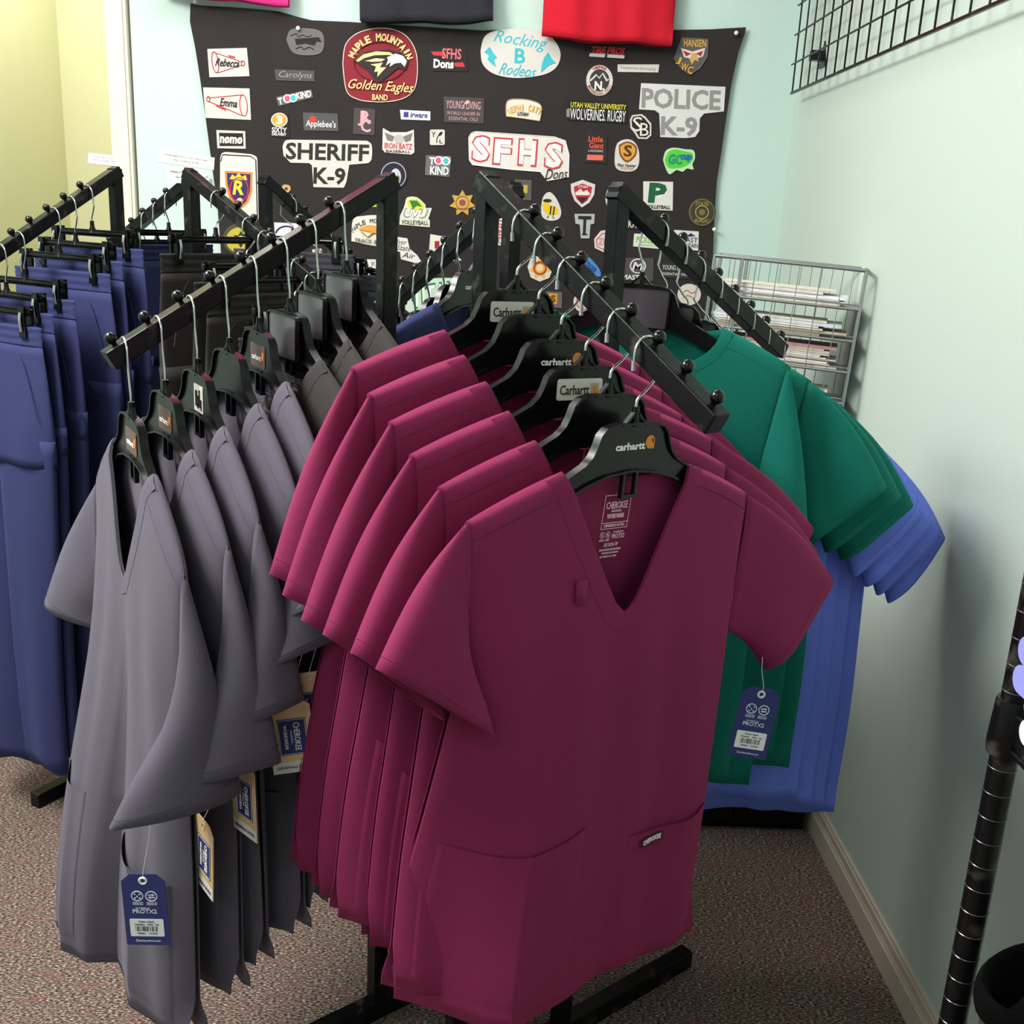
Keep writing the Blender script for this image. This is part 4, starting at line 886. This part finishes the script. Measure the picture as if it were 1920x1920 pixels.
patch('crest_patch', 'white rounded patch with a gold and brown shield', curve([(1153, 285), (1158, 268), (1175, 261), (1190, 267), (1198, 285), (1197, 310), (1186, 321), (1163, 320), (1153, 310), (1153, 285)], 4), W, [('s', curve([(1160, 272), (1176, 265), (1193, 274), (1192, 292), (1176, 305), (1162, 292), (1160, 272)], 3), '#7a4a28'), ('s', curve([(1163, 275), (1176, 268), (1190, 276), (1189, 290), (1176, 301), (1165, 290), (1163, 275)], 3), '#d89a3c'), ('t', 'S', 1177, 283, 16, 22, '#5a3418', 0, .03), ('t', 'Pine Hunter', 1175, 310, 34, 6, K, .2), ('t', 'CUSTOM', 1175, 316, 24, 4, '#d0905a')])
patch('splash_patch', 'bright green and blue splash shaped patch at the right', curve([(1243, 300), (1248, 283), (1262, 277), (1285, 280), (1300, 282), (1303, 296), (1298, 308), (1300, 318), (1288, 316), (1280, 322), (1268, 319), (1256, 327), (1249, 318), (1243, 300)], 3), '#cfe8c0', [('s', curve([(1246, 300), (1252, 286), (1265, 280), (1285, 284), (1298, 288), (1298, 302), (1284, 312), (1266, 316), (1252, 314), (1246, 300)], 3), '#52c83e'), ('t', 'GC', 1266, 299, 26, 20, '#2a8a6a', .1, .05), ('t', 'cup', 1286, 297, 22, 14, '#2c5fa8', .1, .05)])
patch('name_label', 'small black patch with white frame and white letters, above the crowned shield', [(406, 244), (460, 246), (461, 279), (408, 278)], W, [('s', [(411, 249), (456, 250), (457, 274), (412, 274)], K), ('t', 'nomo', 434, 263, 42, 13, W, 0, .04), ('l', [(423, 269), (429, 257)], 1.4, W), ('l', [(447, 269), (453, 257)], 1.4, W)])
patch('sheriff_patch', 'large white patch with black letters reading SHERIFF K-9', curve([(530, 275), (535, 264), (545, 262)], 3) + curve([(688, 264), (697, 272), (697, 298), (690, 306)], 3) + [(655, 309), (650, 340), (645, 352), (588, 351), (585, 310), (580, 306), (545, 305), (532, 292)], W, [('t', 'SHERIFF', 614, 285, 156, 32, '#2b2b27', 0, .026, 1.5), ('t', 'K-9', 618, 330, 60, 32, '#2b2b27', 0, .026, 1.5)])
patch('soccer_crest_patch', 'tall white patch with a purple and gold crowned shield at the left', curve([(413, 300), (416, 288), (425, 285)], 3) + curve([(470, 289), (481, 294), (483, 305)], 3) + [(485, 410), (478, 418), (440, 415), (413, 360)], '#eae2da',
      [('l', [(414, 303), (418, 290), (470, 293), (480, 300), (483, 410)], 2, K), ('s', [(422, 320), (474, 323), (473, 360), (466, 380), (448, 396), (430, 372), (423, 345)], '#d8803a'), ('s', [(426, 324), (470, 327), (469, 358), (462, 377), (449, 390), (434, 370), (427, 345)], '#3a2a60'), ('l', E_(449, 356, 17, 23, 22), 2.4, '#c83a50', 1), ('t', 'R', 449, 352, 21, 27, '#eccb3a', .1, .03), ('s', [(431, 336), (436, 327), (442, 332), (448, 324), (454, 332), (461, 328), (464, 338)], '#eccb3a'), ('s', E_(450, 377, 6, 6), '#e8b8a0')])
patch('kind_patch', 'grey rectangular patch with hearts, reading TOO KIND on two lines', [(799, 291), (846, 293), (843, 332), (797, 328)], '#6f6c6e', [('t', 'T', 810, 302, 10, 14, '#f0ecec', 0, .03), ('s', E_(823, 301, 9, 8), '#f2eeea'), ('s', E_(836, 302, 9, 8), '#f2eeea'), ('s', E_(822, 301, 5, 6), '#e0587a'), ('s', E_(836, 302, 5, 6), '#48b8c0'), ('t', 'KIND', 824, 320, 35, 16, '#f0ecec', 0, .03)])
patch('round_badge_patch', 'dark navy round badge patch partly hidden by the left front post', E_(738, 329, 27, 28), '#1c1a2c', [('l', E_(738, 329, 23, 24), 2, '#b8b4c4', 1), ('s', E_(742, 332, 10, 16), '#c8c4cc'), ('s', E_(746, 336, 4, 8), '#8a7a58')])
patch('volleyball_patch', 'green and yellow patch reading UVU VOLLEYBALL, right of the left front post', curve([(760, 380), (764, 370), (782, 370), (798, 384)], 3) + [(798, 390), (810, 390), (803, 411), (806, 413), (806, 426), (749, 421), (750, 405), (757, 390)], '#e6e4d4', [('s', curve([(764, 378), (770, 373), (784, 374), (796, 388), (780, 395), (766, 388), (764, 378)], 3), '#d8d040'), ('s', [(768, 376), (782, 376), (792, 388), (782, 386), (774, 392)], '#2e7a3e'), ('t', 'UVU', 779, 400, 44, 18, '#9a9a90', .25, .05), ('t', 'UVU', 779, 400, 38, 13, '#efeee2', .25, .03), ('t', 'VOLLEYBALL', 778, 417, 50, 8, '#3a4238')])
patch('star_badge_patch', 'gold seven point star badge patch beside the middle front post', ST_(867, 381, 25, 15, 7), '#d6a93e', [('l', E_(867, 380, 12, 12), 1.6, '#8a5a70', 1), ('s', E_(867, 380, 6, 6), '#8a4a60'), ('t', 'SHERIFF', 866, 392, 24, 4, '#7a5060')])
patch('insect_patch', 'white egg shaped patch with a yellow and black striped insect', curve([(1014, 395), (1018, 370), (1030, 360), (1043, 372), (1052, 395), (1048, 410), (1032, 414), (1018, 408), (1014, 395)], 4), W, [('s', E_(1033, 394, 15, 9, 18, 15), '#e0b92a'), ('s', E_(1024, 385, 7, 7), '#e0b92a'), ('l', [(1033, 386), (1031, 402)], 2.5, K), ('l', [(1039, 387), (1037, 403)], 2.5, K), ('l', [(1028, 404), (1026, 409)], 1.2, K), ('l', [(1036, 405), (1038, 410)], 1.2, K), ('s', E_(1026, 376, 8, 3), K)])
patch('team_shield_patch', 'white shield patch with red field and white mountain', [(1070, 345), (1092, 337), (1116, 346), (1114, 365), (1105, 380), (1091, 389), (1077, 376), (1071, 360)], W, [('s', [(1076, 350), (1092, 344), (1110, 351), (1108, 364), (1101, 376), (1091, 383), (1081, 373), (1077, 362)], '#b8283a'), ('s', [(1078, 362), (1088, 354), (1094, 360), (1100, 356), (1107, 364), (1103, 366), (1080, 366)], W), ('s', [(1082, 370), (1102, 370), (1091, 382)], '#3a2024'), ('t', 'UTAH', 1093, 350, 18, 5, W, 0, .02)])
patch('initial_patch', 'pale grey patch shaped like a capital letter T with dark outline', [(1077, 401), (1115, 401), (1114, 419), (1107, 421), (1105, 447), (1089, 447), (1087, 421), (1079, 419)], '#b9bcbb', [('t', 'T', 1096, 423, 24, 36, '#22242c', 0, .02), ('s', [(1084, 405), (1108, 405), (1108, 412), (1105, 409), (1087, 409), (1084, 412)], '#22242c'), ('s', [(1091, 438), (1101, 438), (1101, 441), (1091, 441)], '#22242c')])
patch('round_patch', 'plain round white patch half hidden by the right front post', E_(1152, 372, 17, 24), W)
patch('panther_patch', 'white square patch with a green P reading VOLLEYBALL', [(1206, 340), (1262, 341), (1261, 395), (1206, 393)], '#ebe6e0', [('t', 'P', 1233, 362, 34, 38, '#1f5c3c', .05, .05), ('s', curve([(1236, 350), (1248, 352), (1250, 362), (1240, 368), (1232, 372)], 3), '#dfe8e0'), ('t', 'VOLLEYBALL', 1234, 388, 46, 7, '#22301f', .1, .02)])
patch('round_badge_patch', 'round olive badge patch with gold lettering at the right edge of the banner', E_(1316, 398, 26, 27), '#3c3a2c', [('l', E_(1316, 398, 23, 24), 1.5, '#8a7a48', 1), ('l', E_(1316, 398, 12, 12), 2, '#b09a58', 1), ('s', E_(1316, 398, 6, 6), '#7a6a3a'), ('t', 'STATE', 1316, 382, 24, 7, '#b09a58'), ('t', 'BUREAU', 1316, 414, 26, 7, '#b09a58')])
patch('hexagon_patch', 'pink and white hexagon patch left of the right front post', [(1114, 448), (1126, 433), (1142, 430), (1158, 445), (1156, 465), (1136, 475), (1115, 465)], W, [('l', [(1118, 449), (1128, 438), (1142, 435), (1152, 447), (1150, 462), (1136, 469), (1119, 462)], 2.4, '#d8808a', 1), ('t', 'ZOE', 1134, 453, 26, 14, '#c89098', 0, .03)])
patch('star_round_patch', 'white octagon patch with an orange star and red ring behind the front right arm', [(989, 500), (995, 485), (1012, 478), (1028, 486), (1036, 505), (1030, 521), (1012, 528), (995, 520)], W, [('s', ST_(1012, 503, 22, 13, 7), '#d9ae48'), ('l', E_(1012, 502, 11, 11), 4, '#c04a3a', 1), ('s', E_(1012, 502, 6, 6), '#d8c8a8')])
patch('round_label_patch', 'small round white and red patch under the front right arm', E_(1095, 566, 20, 20), W, [('l', E_(1095, 566, 14, 14), 2.5, '#d05058', 1), ('s', [(1090, 560), (1102, 562), (1094, 574)], '#d05058')])
patch('gold_label_patch', 'small grey and gold patch behind the second hanger', [(1024, 546), (1054, 548), (1053, 578), (1024, 574)], '#6a6460', [('s', [(1028, 550), (1045, 551), (1044, 570), (1028, 568)], '#d9962e'), ('t', 'S', 1037, 560, 10, 14, '#5a4020', 0, .04)])
patch('splash_patch', 'small blue splash shaped patch behind the knobs of the front right arm', curve([(1094, 486), (1104, 482), (1114, 492), (1124, 505), (1126, 518), (1112, 516), (1098, 504), (1094, 486)], 3), '#4a8ad0', [('t', 'TIGER', 1108, 501, 24, 10, '#1a3a78', 0, .03, 40)])
patch('label_strip', 'white strip patch with green lettering under the right back arm', [(1189, 438), (1255, 440), (1250, 468), (1187, 462)], '#eaeae0', [('t', 'PICKLEBALL', 1220, 450, 54, 12, '#7ab83e', 0, .02), ('t', 'SPRINGVILLE CITY', 1220, 460, 48, 3.5, '#9ab08a')])
patch('college_patch', 'white square patch reading EAST UTAH beside the right back arm', [(1264, 431), (1310, 434), (1309, 470), (1264, 466)], '#e8e4e8', [('t', 'EAST', 1294, 450, 28, 9, '#33333f', 0, .01), ('t', 'MOUNTAIN', 1288, 460, 40, 8, '#33333f', 0, .01), ('s', [(1285, 444), (1295, 437), (1304, 443)], '#33333f')])
patch('master_patch', 'dark grey patch with a circled white letter M', [(1160, 483), (1226, 484), (1224, 527), (1160, 525)], '#4e4a4c', [('l', E_(1196, 499, 14, 13, 22), 2.6, '#dcd8d8', 1), ('t', 'M', 1196, 499, 18, 15, '#dcd8d8', .25, .02), ('t', 'MASTER', 1190, 520, 46, 9, '#e8e4e4', 0, .02)])
patch('oils_patch', 'second dark patch about essential oils, low at the right under the arm', [(1237, 492), (1297, 494), (1298, 524), (1235, 520)], '#2a2628', [('t', 'YOUNG LIVING', 1266, 502, 48, 9, '#d8d4d4'), ('t', 'ESSENTIAL OILS', 1266, 514, 48, 5, '#d8d4d4')])
patch('letter_strip', 'black patch with white letters beside the top of the right front post', [(1177, 408), (1204, 409), (1203, 430), (1177, 429)], '#1e1a1b', [('t', 'KAN', 1190, 420, 24, 14, '#d8d4d4', 0, .01)])
patch('track_patch', 'white arched patch with a gold eagle emblem reading MAPLE MOUNTAIN TRACK & FIELD', curve([(659, 452), (662, 412), (680, 405), (712, 404), (738, 414), (742, 460)], 4) + [(735, 466), (690, 459)], '#ebe6da', arc('MAPLE MOUNTAIN', 700, 450, 44, 36, 205, 335, 8, K, 0) + [('s', curve([(673, 428), (690, 422), (715, 425), (722, 432), (708, 436), (692, 434), (673, 430)], 3), '#d89a4a'), ('l', [(678, 434), (690, 444), (700, 436), (716, 438)], 2.4, '#d89a4a'), ('t', 'TRACK & FIELD', 700, 453, 70, 7.5, K, 0, 0, 5)])
patch('script_patch', 'white slanted patch with three lines of script lettering', [(738, 443), (764, 447), (768, 466), (782, 478), (790, 490), (782, 494), (752, 486), (750, 472), (738, 470)], '#eae6e0', [('t', 'Silver', 750, 453, 26, 10, K, .3, -.01, 6), ('t', 'State', 758, 465, 25, 10, K, .3, -.01, 6), ('t', 'Air', 767, 479, 22, 10, K, .3, -.01, 8)])
patch('maroon_label_patch', 'small white patch with a maroon letter behind the back arm', [(807, 439), (830, 443), (845, 470), (866, 488), (842, 490), (804, 475)], '#e9e3d8', [('s', R_(815, 452, 824, 466), '#a02838')])
patch('vertical_strip', 'narrow white vertical patch with red lettering between the front posts', [(932, 408), (944, 409), (943, 461), (932, 459)], '#ebe2de', [('t', 'UTAH', 937, 430, 34, 7, '#b83a48', 0, .02, 92), ('t', 'U', 938, 452, 7, 9, K)])
patch('round_badge_patch', 'olive and gold round badge patch below the crowned shield', E_(450, 448, 32, 30), '#4c4a32', [('s', E_(450, 450, 26, 24), '#b8a83e'), ('s', ST_(452, 449, 16, 9, 6), '#2e2a22'), ('s', E_(452, 449, 7, 7), '#d8cfa0')])
patch('college_patch', 'small white patch with a navy arch behind the front arm of the back rack', [(514, 417), (560, 419), (560, 446), (516, 444)], '#e8e2e8', [('l', [(525 + 20*math.sin(rad(a)) + 12, 440 - 16*math.cos(rad(a))) for a in range(-80, 81, 20)], 3, '#3a3a6a')])
patch('tan_label_patch', 'tiny tan and brown patch near the right post of the back rack', curve([(529, 350), (533, 346), (543, 348), (545, 356), (538, 362), (530, 357), (529, 350)], 2), '#d8a878', [('s', E_(537, 354, 3, 3), '#5a3820')])
patch('lime_patch', 'lime green patch half hidden behind the left front arm', [(672, 388), (690, 372), (712, 368), (714, 388)], '#b8c83a', [('s', [(696, 372), (704, 371), (702, 383)], '#2c5a2a')])
patch('team_name_patch', 'white and green patch with tall letters behind the back arm hangers', curve([(760, 545), (775, 530), (810, 522), (845, 521)], 3) + [(870, 528), (866, 585), (775, 592), (760, 580)], '#cfe6d4', [('t', 'TITAN', 815, 552, 94, 44, '#2f7a52', .1, .05, -8), ('t', 'TITAN', 815, 552, 86, 36, '#e4f0e4', .1, .02, -8)])
patch('small_grey_patch', 'grey patch with a yellow mark behind the top of the middle front post', [(965, 336), (997, 338), (996, 376), (966, 374)], '#5a5554', [('s', R_(981, 347, 989, 362), '#b8a23e')])
patch('name_label', 'small white patch with grey letters left of the left front post, low on the banner', [(688, 486), (726, 487), (722, 505), (692, 502)], '#e6e6e0', [('t', 'KEN', 708, 495, 22, 8, '#6a6a64')])
patch('round_label_patch', 'round white patch with red scribbles at the bottom right of the banner', E_(1292, 552, 22, 20), '#e6dcd4', [('l', curve([(1280, 548), (1288, 544), (1296, 550), (1304, 546)]), 1.6, '#b85a58'), ('l', curve([(1280, 558), (1290, 554), (1302, 560)]), 1.6, '#b85a58')])
patch('tan_label_patch', 'small white patch with a red letter above the grey pants', [(585, 468), (603, 466), (604, 482), (588, 482)], '#e2d2c4', [('t', 'R', 595, 475, 9, 10, '#b85040', 0, .03)])

# ------------------------------------------------------------------ t-shirts pinned to the wall above the banner
def wall_shirt(label, m, x0, x1, zb, seed, yaw=0, roll=0):
    wd = (x1-x0)/2; L = .70
    t, T = scrub_top(label, m, loc=(((x0+x1)/2), YB-.046, zb+L), rot=(0, rad(roll), rad(yaw)), seed=seed, group='t-shirts on the wall', pockets=None, name='t_shirt', cat='t-shirt',
        neck='crew', vd=.08, nk=.085, zn=0, sw=wd*.92, zs=-.045, uax=wd, za=-.24, ww=wd, zw=-.45, hw=wd, zh=-L, gs=-.2, R=((wd+.17, 0, -.17), (wd+.08, 0, -.27)), L=((-wd-.17, 0, -.17), (-wd-.08, 0, -.27)), th=.012, amp=.005, curve=.004)
    return t
wall_shirt('black t-shirt pinned on the wall, its hem over the banner top', fabric('black_jersey', '#2a282e', '#6a6870', .2), -.443, -.075, 1.918, 301, 0, -2.5)
wall_shirt('red t-shirt pinned on the wall, its hem over the banner top', fabric('red_jersey', '#c4182c', '#ff7070', .2), .098, .463, 1.893, 302, 0, .5)
wall_shirt('hot pink t-shirt pinned high on the wall at the left', fabric('pink_jersey', '#e8388c', '#ff9ac8', .2), -.93, -.573, 1.948, 303, 0, 3.0)
